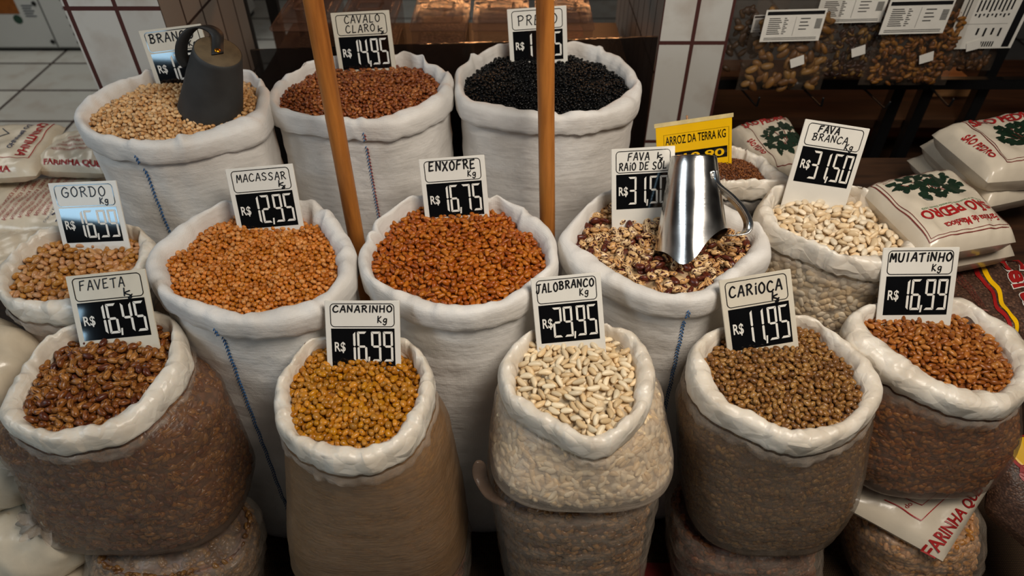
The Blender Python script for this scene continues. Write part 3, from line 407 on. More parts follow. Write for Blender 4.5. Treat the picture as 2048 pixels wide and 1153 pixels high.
def pillar(name, x0, x1, y0, y1, z1, gx, gz, tw, th):
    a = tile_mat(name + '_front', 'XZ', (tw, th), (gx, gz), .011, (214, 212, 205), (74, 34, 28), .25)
    b = tile_mat(name + '_shaded_side', 'YZ', (tw, th), (y0, gz - .09), .008, (150, 140, 130), (44, 26, 20), .35)  # same white tile, its shade put into a darker colour
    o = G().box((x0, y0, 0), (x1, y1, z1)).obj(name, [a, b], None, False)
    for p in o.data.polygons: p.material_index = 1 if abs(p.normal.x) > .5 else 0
    return struct(o)
pl, pr = PT['pil_l'], PT['pil_r']
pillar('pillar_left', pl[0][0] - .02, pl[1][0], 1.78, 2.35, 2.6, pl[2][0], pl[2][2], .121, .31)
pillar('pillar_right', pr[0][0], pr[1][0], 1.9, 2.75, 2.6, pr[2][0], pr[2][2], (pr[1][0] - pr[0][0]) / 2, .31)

def burlap():
    k = M('burlap'); k.set(Roughness=.9)
    co = k.coords()
    w1 = k.n('ShaderNodeTexWave', wave_type='BANDS', bands_direction='X', Scale=70, Distortion=1); k.l(co, w1.inputs['Vector'])
    w2 = k.n('ShaderNodeTexWave', wave_type='BANDS', bands_direction='Y', Scale=70, Distortion=1); k.l(co, w2.inputs['Vector'])
    h = k.math('MULTIPLY', w1.outputs[1], w2.outputs[1])
    k.l(k.ramp(h, [(.1, lin((46, 32, 22))), (.6, lin((120, 92, 62)))]), k.b.inputs['Base Color']); k.bump(h, .6, .003); return k.m
o = G().box((-1.4, .45, .0005), (1.5, 1.75, .004)).obj('burlap_mat', burlap(), None, False); tag(o, 'dark brown burlap mat lying on the floor under all the sacks', 'mat')

# ------------------------------------------------------------------ sacks
NA = 168
TH = np.linspace(-PI, PI, NA, endpoint=False)
def polar(P, c, n=NA):
    """closed outline -> radius and height by angle round c"""
    P = np.array(P); m = len(P); D = []
    for i in range(m):
        p0, p1, p2, p3 = P[i - 1], P[i], P[(i + 1) % m], P[(i + 2) % m]
        for t in np.linspace(0, 1, 10, endpoint=False):
            D.append(.5 * ((2 * p1) + (p2 - p0) * t + (2 * p0 - 5 * p1 + 4 * p2 - p3) * t * t + (3 * p1 - p0 - 3 * p2 + p3) * t ** 3))
    D = np.array(D); a = np.arctan2(D[:, 1] - c[1], D[:, 0] - c[0]); r = np.hypot(D[:, 0] - c[0], D[:, 1] - c[1])
    s = np.argsort(a); a, r, z = a[s], r[s], D[s, 2]
    a = np.concatenate([a - 2 * PI, a, a + 2 * PI]); r = np.tile(r, 3); z = np.tile(z, 3)
    return np.interp(TH, a, r), np.interp(TH, a, z)
def wob(th, seed, lo=3, hi=22, p=1.0):
    g = np.random.default_rng(seed); s = np.zeros_like(th)
    for k in range(lo, hi): s += g.normal() / k ** p * np.sin(k * th + g.uniform(0, 6.3))
    return s / np.abs(s).max()
def catmull(keys, n):
    K = np.array(keys); m = len(K); out = []
    for q in np.linspace(0, m - 1, n):
        i = min(int(q), m - 2); t = q - i
        p0, p1, p2, p3 = K[max(i - 1, 0)], K[i], K[i + 1], K[min(i + 2, m - 1)]
        out.append(.5 * ((2 * p1) + (p2 - p0) * t + (2 * p0 - 5 * p1 + 4 * p2 - p3) * t * t + (3 * p1 - p0 - 3 * p2 + p3) * t ** 3))
    return np.array(out)
def superell(th, e=2.5):
    c, s = np.cos(th), np.sin(th); r = (np.abs(c) ** e + np.abs(s) ** e) ** (-1 / e); return r * c, r * s

def body_rings(keys, shape, inset, seed, rip=.0012, n=40, cap_round=.016, wave=1.0):
    """rings from the collar down to the base"""
    K = catmull(keys, n); ex, ey = superell(TH, 2.9); rings = []
    g = np.random.default_rng(seed)
    ph = g.uniform(0, 6.3, 8)
    for i, (cx, cy, z, rx, ry) in enumerate(K):
        t = i / (n - 1); b = min(1, t * 1.5)
        sx, sy = shape[0] * (1 - b) + ex * b, shape[1] * (1 - b) + ey * b
        cr = 1.0
        dz = z - K[-1][2]
        if dz < cap_round: cr = .80 + .2 * math.sqrt(max(0, 1 - (1 - dz / cap_round) ** 2))
        w = rip * (np.sin(z * 210 + 2.2 * np.sin(2 * TH + ph[0]) + ph[1]) * .5 * wave + wave * np.sin(z * 97 + 1.5 * np.sin(3 * TH + ph[2]) + ph[3]) + wob(TH, seed + 5 + i // 6, 5, 30, .6) * .8)
        rings.append(np.stack([cx + sx * ((rx - inset) * cr + w), cy + sy * ((ry - inset) * cr + w), np.full_like(TH, z)], 1))
    return rings
def lerp(a, b, t): return a + (b - a) * t

def collar_rings(d, style, seed):
    B, O = np.array(d['B']), np.array(d['O']); c = (O.min(0) + O.max(0)) / 2
    rB, zB = polar(B, c); rO, zO = polar(O, c)
    rO = np.maximum(rO, rB + .014)
    back = (np.sin(TH) + 1) / 2
    h = lerp(d['hf'], d['hb'], back ** 1.3); hc = d['hc']
    pl_ = style == 'plastic'
    amp = .0042 if pl_ else .0032
    w1, w2, w3 = wob(TH, seed, 6, 40, .55), wob(TH, seed + 1, 3, 26, .7), wob(TH, seed + 2, 8, 46, .4)
    wd = rO - rB
    gg = np.random.default_rng(seed + 77); notch = np.zeros_like(TH)
    for _ in range(14):
        q = gg.uniform(-PI, PI); dq = (TH - q + PI) % (2 * PI) - PI; wq = gg.uniform(.02, .06); notch += gg.choice([-1, 1]) * gg.uniform(.3, 1) * np.tanh(dq / wq) * np.exp(-(dq / (wq * 3.2)) ** 2)
    prof = [(-.10, -.030, 0), (0, .000, .5), (.10, .45, .8), (.26, .82, 1), (.45, 1.0, 1), (.66, .97, .9), (.84, .78, .7), (.95, .42, .6), (1.0, 0, .6)]
    rings = []
    for fr, hh, k in prof:
        r = rB + wd * fr + amp * k * (w1 if fr < .6 else w2) + (.0055 if pl_ else .012) * notch * k * max(0, 1 - fr * .7)
        z = zB + (h * hh if hh >= 0 else hh) + amp * k * .8 * w3 + (.005 if pl_ else .012) * notch * k * max(0, 1 - fr)
        rings.append((r, z))
    for fr, dn, k in ((1.015, .35, .8), (1.0, .7, .9), (.965, .95, .8), (.90, 1.02, .4), (.80, .85, .1)):
        r = rB + wd * fr + amp * k * w2; z = zB - hc * dn * (1 + .12 * w3); rings.append((r, z))
    return c, rB, zB, rO, [np.stack([c[0] + r * np.cos(TH), c[1] + r * np.sin(TH), z], 1) for r, z in rings]

def stitch_path(rings, th, off=.0016):
    a = ((th + PI) / (2 * PI) * NA) % NA; i = int(a); t = a - i; pts = []
    for r in rings:
        p = lerp(r[i], r[(i + 1) % NA], t); c = r.mean(0); d = np.array([p[0] - c[0], p[1] - c[1], 0]); d /= np.linalg.norm(d) + 1e-9
        pts.append(p + d * off)
    return np.array(pts)

HEAP = {}
def sack(key, style, label, seed, film=None):
    d = SACKS[key]; c, rB, zB, rO, CR = collar_rings(d, style, seed)
    root = thing('bean_sack' if key != 'arroz' else 'rice_bag', label, 'sack', (c[0], c[1], d['keys'][-1][2]))
    mw = Matrix.Translation(-root.location)
    O = np.array(d['O']); ext = (O.max(0) - O.min(0)) / 2
    shape = (rO * np.cos(TH) / ext[0], rO * np.sin(TH) / ext[1])
    def part(name, rings, mat, cap=False):
        o = G().rings(rings, False, cap).obj(name, mat, root); o.matrix_parent_inverse = mw; return o
    if style == 'raffia':
        part('rolled_rim', CR, RAFFIA)
        BR = [CR[-1]] + body_rings(d['keys'], shape, .004, seed)
        part('sack_body', BR, RAFFIA, True)
        for th in d['seam']:
            for col, ph, off in ((BLUE, 0, 0), (BLUE if key != 'cavalo' else RED_THREAD, 1, .006)):
                g = G()
                for rs in (CR[9:13], BR[2:]):
                    p = stitch_path(rs, th + off / ext[0] / 1.2); seg = np.linalg.norm(np.diff(p, axis=0), axis=1); L = np.concatenate([[0], np.cumsum(seg)])
                    step = .0085; u = ph * step / 2
                    while u + .005 < L[-1]:
                        a, b = [np.array([np.interp(q, L, p[:, k]) for k in range(3)]) for q in (u, u + .0052)]
                        a[0] += .0012 * (-1) ** ph; b[0] -= .0012 * (-1) ** ph
                        g.tube([a, b], .0011, 5); u += step
                o = g.obj('seam_stitching', col, root); o.matrix_parent_inverse = mw
                tag(o, 'blue stitched thread running down the white sack' if col is BLUE else 'red thread beside the blue one'); 
    else:
        part('folded_rim', CR, COLLAR)
        F1 = [CR[-1]] + body_rings(d['keys'], shape, .002, seed, .0014, wave=.25)
        part('bag_film', F1, film or FILM, True)
        HM = []
        hw = wob(TH, seed + 9, 7, 44, .25); hw2 = wob(TH, seed + 8, 3, 18, .4)
        for q, dr, dz in ((0, 0, -.004), (.6, .004, -.010), (1, .004, -.018), (.6, -.001, -.030), (.1, -.012, -.042)):
            e_ = CR[-2][:, :2] - c[:2]; L_ = np.hypot(e_[:, 0], e_[:, 1]); rr_ = (L_ + dr + .0045 * q * hw + .002) / L_
            HM.append(np.column_stack([c[0] + e_[:, 0] * rr_, c[1] + e_[:, 1] * rr_, CR[-2][:, 2] + dz + .012 * q * hw2]))
        part('gathered_hem', HM, HEM)
        F0 = body_rings(d['keys'][:-1] + [(*d['keys'][-1][:2], d['keys'][-1][2] + .012, *d['keys'][-1][3:])], shape, .011, seed, .0014, wave=.25)
    HEAP[key] = dict(c=c, rB=rB, zB=zB, d=d, inner=None if style == 'raffia' else F0)
    return root

# ------------------------------------------------------------------ beans
def bean_mesh(a, b, c, k, seg=10, rg=7, flat=0.0, seed=0):
    """kidney-shaped bean: half sizes a,b,c (metres), bend k"""
    g = np.random.default_rng(seed); V = []; F = []
    V.append((-1, 0, 0))
    for i in range(1, rg):
        p = PI * i / rg; x = -math.cos(p); r = math.sin(p) ** (.82)
        for j in range(seg):
            q = 2 * PI * j / seg; V.append((x, r * math.cos(q), r * math.sin(q)))
    V.append((1, 0, 0))
    for j in range(seg): F.append((0, 1 + (j + 1) % seg, 1 + j))
    for i in range(rg - 2):
        for j in range(seg):
            s = 1 + i * seg; F.append((s + j, s + (j + 1) % seg, s + seg + (j + 1) % seg, s + seg + j))
    s = 1 + (rg - 2) * seg; e = len(V) - 1
    for j in range(seg): F.append((s + j, s + (j + 1) % seg, e))
    V = np.array(V); loc = V.copy()
    ss = 1 + g.normal(0, .06, 3)
    taper = 1 + g.uniform(-.14, .14) * V[:, 0]
    P = np.stack([V[:, 0] * a * ss[0], (V[:, 1] * taper + k * (V[:, 0] ** 2 - .35) - k * .5 * np.maximum(0, -V[:, 1]) * (1 - V[:, 0] ** 2)) * b * ss[1], V[:, 2] * c * ss[2] * taper], 1)
    return P, F, loc

def bean_mat(name, palette, pattern=None, pcol=(60, 25, 15), rough=.34, weights=None, spec=.45):
    k = M(name); k.set(Roughness=rough, Specular_IOR_Level=spec)
    a1 = k.n('ShaderNodeAttribute', attribute_name='rnd'); a2 = k.n('ShaderNodeAttribute', attribute_name='loc'); oi = k.n('ShaderNodeObjectInfo')
    rnd = k.math('FRACT', k.math('ADD', a1.outputs['Fac'], oi.outputs['Random']))
    palette = [(p[0] * .97, p[1] * 1.04, p[2] * .80) if 50 < p[0] < 192 else tuple(x * .97 for x in p) for p in palette]
    n = len(palette); weights = weights or [1] * n; tot = sum(weights); acc = 0; st = []
    for p, w in zip(palette, weights): st.append((acc / tot, lin(p))); acc += w
    col = k.ramp(rnd, st, 'CONSTANT')
    hv = k.n('ShaderNodeHueSaturation'); k.l(col, hv.inputs['Color']); k.l(k.math('ADD', k.math('MULTIPLY', k.math('FRACT', k.math('MULTIPLY', rnd, 37.0)), .3), .86), hv.inputs['Value']); col = hv.outputs[0]
    off = k.n('ShaderNodeCombineXYZ'); k.l(k.math('MULTIPLY', rnd, 91.0), off.inputs[0]); k.l(k.math('MULTIPLY', rnd, 57.0), off.inputs[2])
    def vec(scale):
        mp = k.n('ShaderNodeMapping'); mp.inputs['Scale'].default_value = scale; k.l(a2.outputs['Vector'], mp.inputs[0])
        ad = k.n('ShaderNodeVectorMath', operation='ADD'); k.l(mp.outputs[0], ad.inputs[0]); k.l(off.outputs[0], ad.inputs[1]); return ad.outputs[0]
    if pattern == 'stripe':
        f = k.noise(vec((.9, 3.2, 3.2)), 1.0, 3); f = k.ramp(f, [(.53, (0, 0, 0, 1)), (.62, (1, 1, 1, 1))]); col = k.mix(f, col, lin(pcol))
    elif pattern == 'speckle':
        f = k.noise(vec((1.2, 1.6, 1.6)), 1.3, 4); f = k.ramp(f, [(.525, (0, 0, 0, 1)), (.565, (1, 1, 1, 1))]); col = k.mix(f, col, lin(pcol))
    sp = k.n('ShaderNodeSeparateXYZ'); k.l(a2.outputs['Vector'], sp.inputs[0])
    if pattern in ('eye', 'hilum'):
        big = .14 if pattern == 'eye' else .05
        d = k.math('ADD', k.math('ADD', k.math('POWER', sp.outputs[0], 2.0), k.math('POWER', sp.outputs[2], 2.0)), k.math('MULTIPLY', k.math('GREATER_THAN', sp.outputs[1], 0.0), 5.0))
        f = k.math('LESS_THAN', d, big); col = k.mix(f, col, lin(pcol))
        f2 = k.math('LESS_THAN', d, big * .18); col = k.mix(f2, col, lin((215, 195, 165)))
    k.l(col, k.b.inputs['Base Color']); return k.m
def bulk_mat(name, palette, size, pcol=None):
    """beans pressed against the film of a bag"""
    k = M(name); k.set(Roughness=.5)
    co = k.coords((1, 1, 1.35)); v = k.n('ShaderNodeTexVoronoi', Scale=1.25 / size, feature='F1'); k.l(co, v.inputs['Vector'])
    sp = k.n('ShaderNodeSeparateColor'); k.l(v.outputs['Color'], sp.inputs[0])
    palette = [tuple(lerp(x, sum(p) / 3, .18) for x in p) for p in palette]
    st = [(i / max(1, len(palette) - 1), lin(p)) for i, p in enumerate(palette)]
    col = k.ramp(sp.outputs[0], st)
    gap = k.ramp(v.outputs['Distance'], [(.42, (0, 0, 0, 1)), (.75, (1, 1, 1, 1))])  # shade between the packed pieces is painted into the colour
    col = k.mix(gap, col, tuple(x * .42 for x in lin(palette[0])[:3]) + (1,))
    k.l(col, k.b.inputs['Base Color']); k.bump(k.math('SUBTRACT', 1.0, v.outputs['Distance']), .5, size * .3); return k.m

CAMP = np.array([0, 0, 1.65])
def pack(h, a, b, c, dome, dense=1.0, relax=34, cap=2600, seed=0):
    """drops beans into the opening and pushes them apart; returns centres, rotation matrices"""
    g = np.random.default_rng(seed); d = h['d']; ctr = h['c']; rB = h['rB']
    area_ = .5 * np.sum(rB ** 2) * 2 * PI / NA
    n = min(cap, int(area_ / (PI * a * b) * 2.1 * dense))
    def rlim(x, y): return np.interp(np.arctan2(y, x), TH, rB, period=2 * PI)
    xs = []
    R = rB.max()
    while len(xs) < n:
        p = g.uniform(-R, R, (4 * n, 2)); ok = np.hypot(p[:, 0], p[:, 1]) < rlim(p[:, 0], p[:, 1]) - b * .25; xs += list(p[ok])
    xy = np.array(xs[:n]); p0 = d['p0']; sl = d['slope']; bump_ph = g.uniform(0, 6.3, 4)
    def surf(x, y):
        t = np.clip(np.hypot(x, y) / rlim(x, y), 0, 1)
        return p0[2] + sl[0] * (x + ctr[0] - p0[0]) + sl[1] * (y + ctr[1] - p0[1]) + dome * (1 - t ** 2.4) + .004 * np.sin(x * 38 + bump_ph[0]) * np.sin(y * 45 + bump_ph[1])
    z = surf(xy[:, 0], xy[:, 1]) + g.uniform(-2.4 * b, 1.2 * b, n)
    P = np.column_stack([xy, z])
    yaw = g.uniform(0, 2 * PI, n); tilt = g.normal(0, .28, n); roll = g.normal(0, .9, n)
    cy, sy, ct, st, cr, sr = np.cos(yaw), np.sin(yaw), np.cos(tilt), np.sin(tilt), np.cos(roll), np.sin(roll)
    Rm = np.zeros((n, 3, 3))
    Rm[:, 0, 0] = cy * ct; Rm[:, 1, 0] = sy * ct; Rm[:, 2, 0] = -st
    Rm[:, 0, 1] = cy * st * sr - sy * cr; Rm[:, 1, 1] = sy * st * sr + cy * cr; Rm[:, 2, 1] = ct * sr
    Rm[:, 0, 2] = cy * st * cr + sy * sr; Rm[:, 1, 2] = sy * st * cr - cy * sr; Rm[:, 2, 2] = ct * cr
    ax = Rm[:, :, 0]; rad = (b + c) / 2 * .98; offs = np.array([-1, 0, 1]) * max(0, a - rad)
    for it in range(relax):
        if it % 6 == 0:
            ii, jj = [], []
            for s in range(0, n, 400):
                D = ((P[s:s + 400, None, :] - P[None, :, :]) ** 2).sum(2)
                i, j = np.nonzero(D < (2.3 * a) ** 2); k = (i + s) < j; ii.append(i[k] + s); jj.append(j[k])
            ii, jj = np.concatenate(ii), np.concatenate(jj)
        mv = np.zeros_like(P)
        for o1 in offs:
            for o2 in offs:
                dv = (P[ii] + ax[ii] * o1) - (P[jj] + ax[jj] * o2); L = np.sqrt((dv ** 2).sum(1)) + 1e-9
                ov = np.maximum(0, 2 * rad - L); q = dv / L[:, None] * (ov * .16)[:, None]
                for k in range(3):
                    mv[:, k] += np.bincount(ii, q[:, k], n) - np.bincount(jj, q[:, k], n)
        P += np.clip(mv, -b * .5, b * .5); P[:, 2] -= b * .05
        s_ = surf(P[:, 0], P[:, 1]); P[:, 2] = np.clip(P[:, 2], s_ - 2.6 * b, s_ + 1.0 * b)
        r = np.hypot(P[:, 0], P[:, 1]); lim = rlim(P[:, 0], P[:, 1]) - b * .3; k = np.minimum(1, lim / (r + 1e-9)); P[:, 0] *= k; P[:, 1] *= k
    top = np.ones(n, bool)
    for s in range(0, n, 400):
        D = ((P[s:s + 400, None, :2] - P[None, :, :2]) ** 2).sum(2)
        top[s:s + 400] = ~((D < (.85 * b) ** 2) & (P[None, :, 2] > P[s:s + 400, None, 2] + .7 * b)).any(1)
    deep = P[:, 2] < surf(P[:, 0], P[:, 1]) - 2.2 * b
    P = P + np.array([ctr[0], ctr[1], 0])
    return P, Rm, top & ~deep, surf, n

def add_attrs(me, loc, rnd):
    at = me.attributes.new('loc', 'FLOAT_VECTOR', 'POINT'); at.data.foreach_set('vector', np.asarray(loc, np.float32).ravel())
    at = me.attributes.new('rnd', 'FLOAT', 'POINT'); at.data.foreach_set('value', np.asarray(rnd, np.float32).ravel())
def big_mesh(name, V, faces_flat, starts, totals, mats):
    me = bpy.data.meshes.new(name); me.vertices.add(len(V)); me.vertices.foreach_set('co', np.asarray(V, np.float32).ravel())
    me.loops.add(len(faces_flat)); me.loops.foreach_set('vertex_index', np.asarray(faces_flat, np.int32))
    me.polygons.add(len(starts)); me.polygons.foreach_set('loop_start', np.asarray(starts, np.int32)); me.polygons.foreach_set('loop_total', np.asarray(totals, np.int32))
    me.polygons.foreach_set('use_smooth', np.ones(len(starts), bool))
    for m in mats: me.materials.append(m)
    me.update(calc_edges=True); return me

def join_beans(name, protos, which, P, Rm, rnd, mats, extra=None):
    Vs, Ls, Rs, FL, TO = [], [], [], [], []; base = 0
    for i in range(len(P)):
        v, fl, to, lc = protos[which[i]]
        Vs.append(v @ Rm[i].T + P[i]); Ls.append(lc); Rs.append(np.full(len(v), rnd[i])); FL.append(fl + base); TO.append(to); base += len(v)
    mi = [np.zeros(sum(len(t) for t in TO), np.int32)]
    for ev, ef, m in extra or []:
        Vs.append(np.array(ev)); Ls.append(np.full((len(ev), 3), .5)); Rs.append(np.full(len(ev), .3))
        FL.append(np.array([i for q in ef for i in q]) + base); t = np.array([len(q) for q in ef]); TO.append(t); base += len(ev); mi.append(np.full(len(t), m, np.int32))
    to = np.concatenate(TO); st = np.concatenate([[0], np.cumsum(to)[:-1]])
    me = big_mesh(name, np.concatenate(Vs), np.concatenate(FL), st, to, mats)
    me.polygons.foreach_set('material_index', np.concatenate(mi)); add_attrs(me, np.concatenate(Ls), np.concatenate(Rs))
    return link(bpy.data.objects.new(name, me))

def pressed(rings, a, b, c, seed, crowd=1.45, cap=2600):
    """beans lying against the inside of a bag, on the side that faces the shopper"""
    g = np.random.default_rng(seed); A = np.array(rings); n_ = A.shape[1]
    p00, p01, p10 = A[:-1], np.roll(A, -1, 1)[:-1], A[1:]
    tu, tv = p01 - p00, p10 - p00; nr = np.cross(tu, tv); ar = np.linalg.norm(nr, axis=2) + 1e-12; nr = nr / ar[:, :, None]
    out = nr * np.sign((nr * (p00 - A.reshape(-1, 3).mean(0))).sum(2))[:, :, None]
    w = ar * ((out * (CAMP - p00)).sum(2) > -.15); tot = w.sum(); n = int(min(cap, tot / (PI * a * b) * crowd))
    k = g.choice(w.size, n, p=(w / tot).ravel()); i, j = k // n_, k % n_
    u, v = g.uniform(0, 1, n), g.uniform(0, 1, n); P = p00[i, j] + tu[i, j] * u[:, None] + tv[i, j] * v[:, None] - out[i, j] * (c * g.uniform(-.25, .6, n))[:, None]
    z = out[i, j] + g.normal(0, .22, (n, 3)); z /= np.linalg.norm(z, axis=1)[:, None]
    x = tu[i, j] / np.linalg.norm(tu[i, j], axis=1)[:, None]; x -= z * (x * z).sum(1)[:, None]; x /= np.linalg.norm(x, axis=1)[:, None]; y = np.cross(z, x)
    q = g.uniform(0, 2 * PI, n)[:, None]; x2 = x * np.cos(q) + y * np.sin(q); y2 = np.cross(z, x2)
    return P, np.stack([x2, y2, z], 2)

def fill(key, bean_name, sign, adj, dims, bend, mat, bulk, dome=.012, seed=1, singles=300, dense=1.0, cap=2600, seg=10, rg=7, heap='bean_heap'):
    h = HEAP[key]; a, b, c = [x / 2 for x in dims]
    P, Rm, top, surf, n = pack(h, a, b, c, dome, dense, seed=seed, cap=cap)
    g = np.random.default_rng(seed + 50); protos, meshes = [], []
    for k in range(6):
        v, fc, lc = bean_mesh(a, b, c, bend * g.uniform(.3, 1.2), seg, rg, seed=seed * 10 + k)
        protos.append((v, np.array([i for q in fc for i in q]), np.array([len(q) for q in fc]), lc))
        if singles:
            me = bpy.data.meshes.new(bean_name); me.from_pydata(v.tolist(), [], fc); me.polygons.foreach_set('use_smooth', [True] * len(fc))
            me.materials.append(mat); add_attrs(me, lc, np.zeros(len(v))); meshes.append(me)
    which = g.integers(0, 6, n); rnd = g.uniform(0, 1, n)
    idx = np.nonzero(top)[0]; dist = np.linalg.norm(P[idx] - CAMP, axis=1); one = idx[np.argsort(dist)][:singles]
    if singles:
        proto = [bpy.data.objects.new(bean_name, me) for me in meshes]
        for o in proto: tag(o, f'{adj} bean among many alike on top of the sack tagged {sign}', 'bean', f'loose {adj} beans in the sack tagged {sign}')
        used = set()
        for i in one:
            w = int(which[i]); o = proto[w] if w not in used else proto[w].copy(); used.add(w)
            m4 = Matrix(Rm[i].tolist()).to_4x4(); m4.translation = Vector(P[i].tolist()); o.matrix_world = m4; C.objects.link(o)
    rest = np.ones(n, bool); rest[one] = False; rest = np.nonzero(rest)[0]
    # under-surface that carries the loose beans
    ev = [(h['c'][0], h['c'][1], float(surf(np.zeros(1), np.zeros(1))[0]) - 2.0 * b)]; ef = []; rr = 9
    for q in range(1, rr + 1):
        t = q / rr
        for j in range(0, NA, 4):
            r = h['rB'][j] * t; x, y = r * math.cos(TH[j]), r * math.sin(TH[j])
            ev.append((h['c'][0] + x, h['c'][1] + y, float(surf(np.array([x]), np.array([y]))[0]) - 2.0 * b))
    m_ = NA // 4
    for j in range(m_): ef.append((0, 1 + j, 1 + (j + 1) % m_))
    for q in range(rr - 1):
        for j in range(m_): s = 1 + q * m_; ef.append((s + j, s + m_ + j, s + m_ + (j + 1) % m_, s + (j + 1) % m_))
    extra = [(ev, ef, 1)]
    if h['inner']:
        gg = G().rings(h['inner'], False, True); extra.append((gg.v, gg.f, 1))
    Pa, Ra, wa, ra = P[rest], Rm[rest], which[rest], rnd[rest]
    if h['inner'] and key in ('fava_branca', 'talo', 'carioca', 'faveta', 'mulatinho'):
        Ps, Rs = pressed(h['inner'], a, b, c, seed + 9); m_ = len(Ps)
        Pa, Ra, wa, ra = np.concatenate([Pa, Ps]), np.concatenate([Ra, Rs]), np.concatenate([wa, g.integers(0, 6, m_)]), np.concatenate([ra, g.uniform(0, 1, m_)])
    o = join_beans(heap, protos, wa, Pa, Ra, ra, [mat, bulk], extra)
    tag(o, f'dense mass of {adj} beans filling the sack tagged {sign}', 'beans', None, 'stuff')
    return o

sack('branco', 'raffia', 'white woven sack of pale eyed beans with a black rubber scoop in it', 11)
sack('cavalo', 'raffia', 'white woven sack of reddish brown beans behind the slanting wooden pole', 22)
sack('preto', 'raffia', 'white woven sack of black beans behind the upright wooden pole', 33)
sack('macassar', 'raffia', 'white woven sack of small round orange beans, tagged MACASSAR', 44)
sack('enxofre', 'raffia', 'white woven sack of orange brown beans, tagged ENXOFRE', 55)
sack('raio', 'raffia', 'white woven sack of red speckled beans with a steel jug in it', 66)
sack('fava_branca', 'plastic', 'clear plastic sack of flat ivory beans tagged FAVA BRANCA', 77, FILM_CLEAR)
sack('gordo', 'plastic', 'milky plastic sack of plump tan beans tagged GORDO', 88)
sack('faveta', 'plastic', 'milky plastic sack of striped brown beans tagged FAVETA', 99, FILM_BROWN)
sack('canarinho', 'plastic', 'milky plastic sack of mustard yellow beans tagged CANARINHO', 110, FILM_BEIGE)
sack('talo', 'plastic', 'milky plastic sack of long white beans tagged TALO BRANCO', 121)
sack('carioca', 'plastic', 'milky plastic sack of small beige striped beans tagged CARIOCA', 132, FILM_GREY)
sack('mulatinho', 'plastic', 'milky plastic sack of light brown beans tagged MULATINHO', 143, FILM_BROWN)
GREYPL = film_mat('grey_plastic', .8, (120, 118, 116))
sack('arroz', 'plastic', 'grey plastic bag of brown rice behind the steel jug', 154, GREYPL)

PAL = {
 'branco': [(214, 168, 112), (200, 150, 96), (220, 180, 130)],
 'cavalo': [(150, 78, 44), (128, 60, 34), (170, 96, 60), (138, 68, 38)],
 'preto': [(6, 6, 6), (4, 4, 4), (9, 8, 8)],
 'macassar': [(205, 122, 46), (188, 104, 34), (212, 142, 74), (176, 92, 30)],
 'enxofre': [(170, 82, 20), (154, 68, 14), (184, 98, 30)],
 'raio': [(224, 182, 126), (208, 158, 100), (230, 196, 148), (98, 42, 32)],
 'fava_branca': [(238, 216, 182), (230, 202, 160), (240, 224, 196)],
 'gordo': [(202, 150, 98), (184, 118, 68), (196, 142, 96), (172, 106, 60)],
 'faveta': [(152, 88, 46), (128, 66, 32), (168, 104, 62), (92, 40, 26), (226, 210, 180)],
 'canarinho': [(188, 116, 20), (166, 95, 14), (198, 130, 36), (178, 112, 48)],
 'talo': [(232, 208, 168), (222, 192, 146), (236, 218, 184)],
 'carioca': [(156, 102, 66), (140, 87, 52), (122, 75, 46), (164, 112, 76)],
 'mulatinho': [(164, 90, 44), (142, 72, 32), (178, 106, 60)],
}
MATS = {
 'branco': bean_mat('pale_eyed_bean', PAL['branco'], 'eye', (60, 36, 20)), 'cavalo': bean_mat('red_brown_bean', PAL['cavalo'], 'stripe', (92, 40, 24)),
 'preto': bean_mat('black_bean', PAL['preto'], rough=.28, spec=.22), 'macassar': bean_mat('orange_pea', PAL['macassar'], 'hilum', (70, 40, 18)),
 'enxofre': bean_mat('orange_brown_bean', PAL['enxofre'], rough=.36), 'raio': bean_mat('red_speckled_bean', PAL['raio'], 'speckle', (66, 22, 20)),
 'fava_branca': bean_mat('ivory_bean', PAL['fava_branca'], rough=.38), 'gordo': bean_mat('plump_tan_bean', PAL['gordo']),
 'faveta': bean_mat('striped_brown_bean', PAL['faveta'], 'stripe', (62, 26, 16), weights=[10, 10, 9, 3, .14]),
 'canarinho': bean_mat('mustard_bean', PAL['canarinho'], 'hilum', (80, 40, 14), .3), 'talo': bean_mat('long_white_bean', PAL['talo'], rough=.4),
 'carioca': bean_mat('beige_striped_bean', PAL['carioca'], 'stripe', (84, 52, 30)), 'mulatinho': bean_mat('light_brown_bean', PAL['mulatinho']),
}
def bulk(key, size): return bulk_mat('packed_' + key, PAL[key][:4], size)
mm = .001
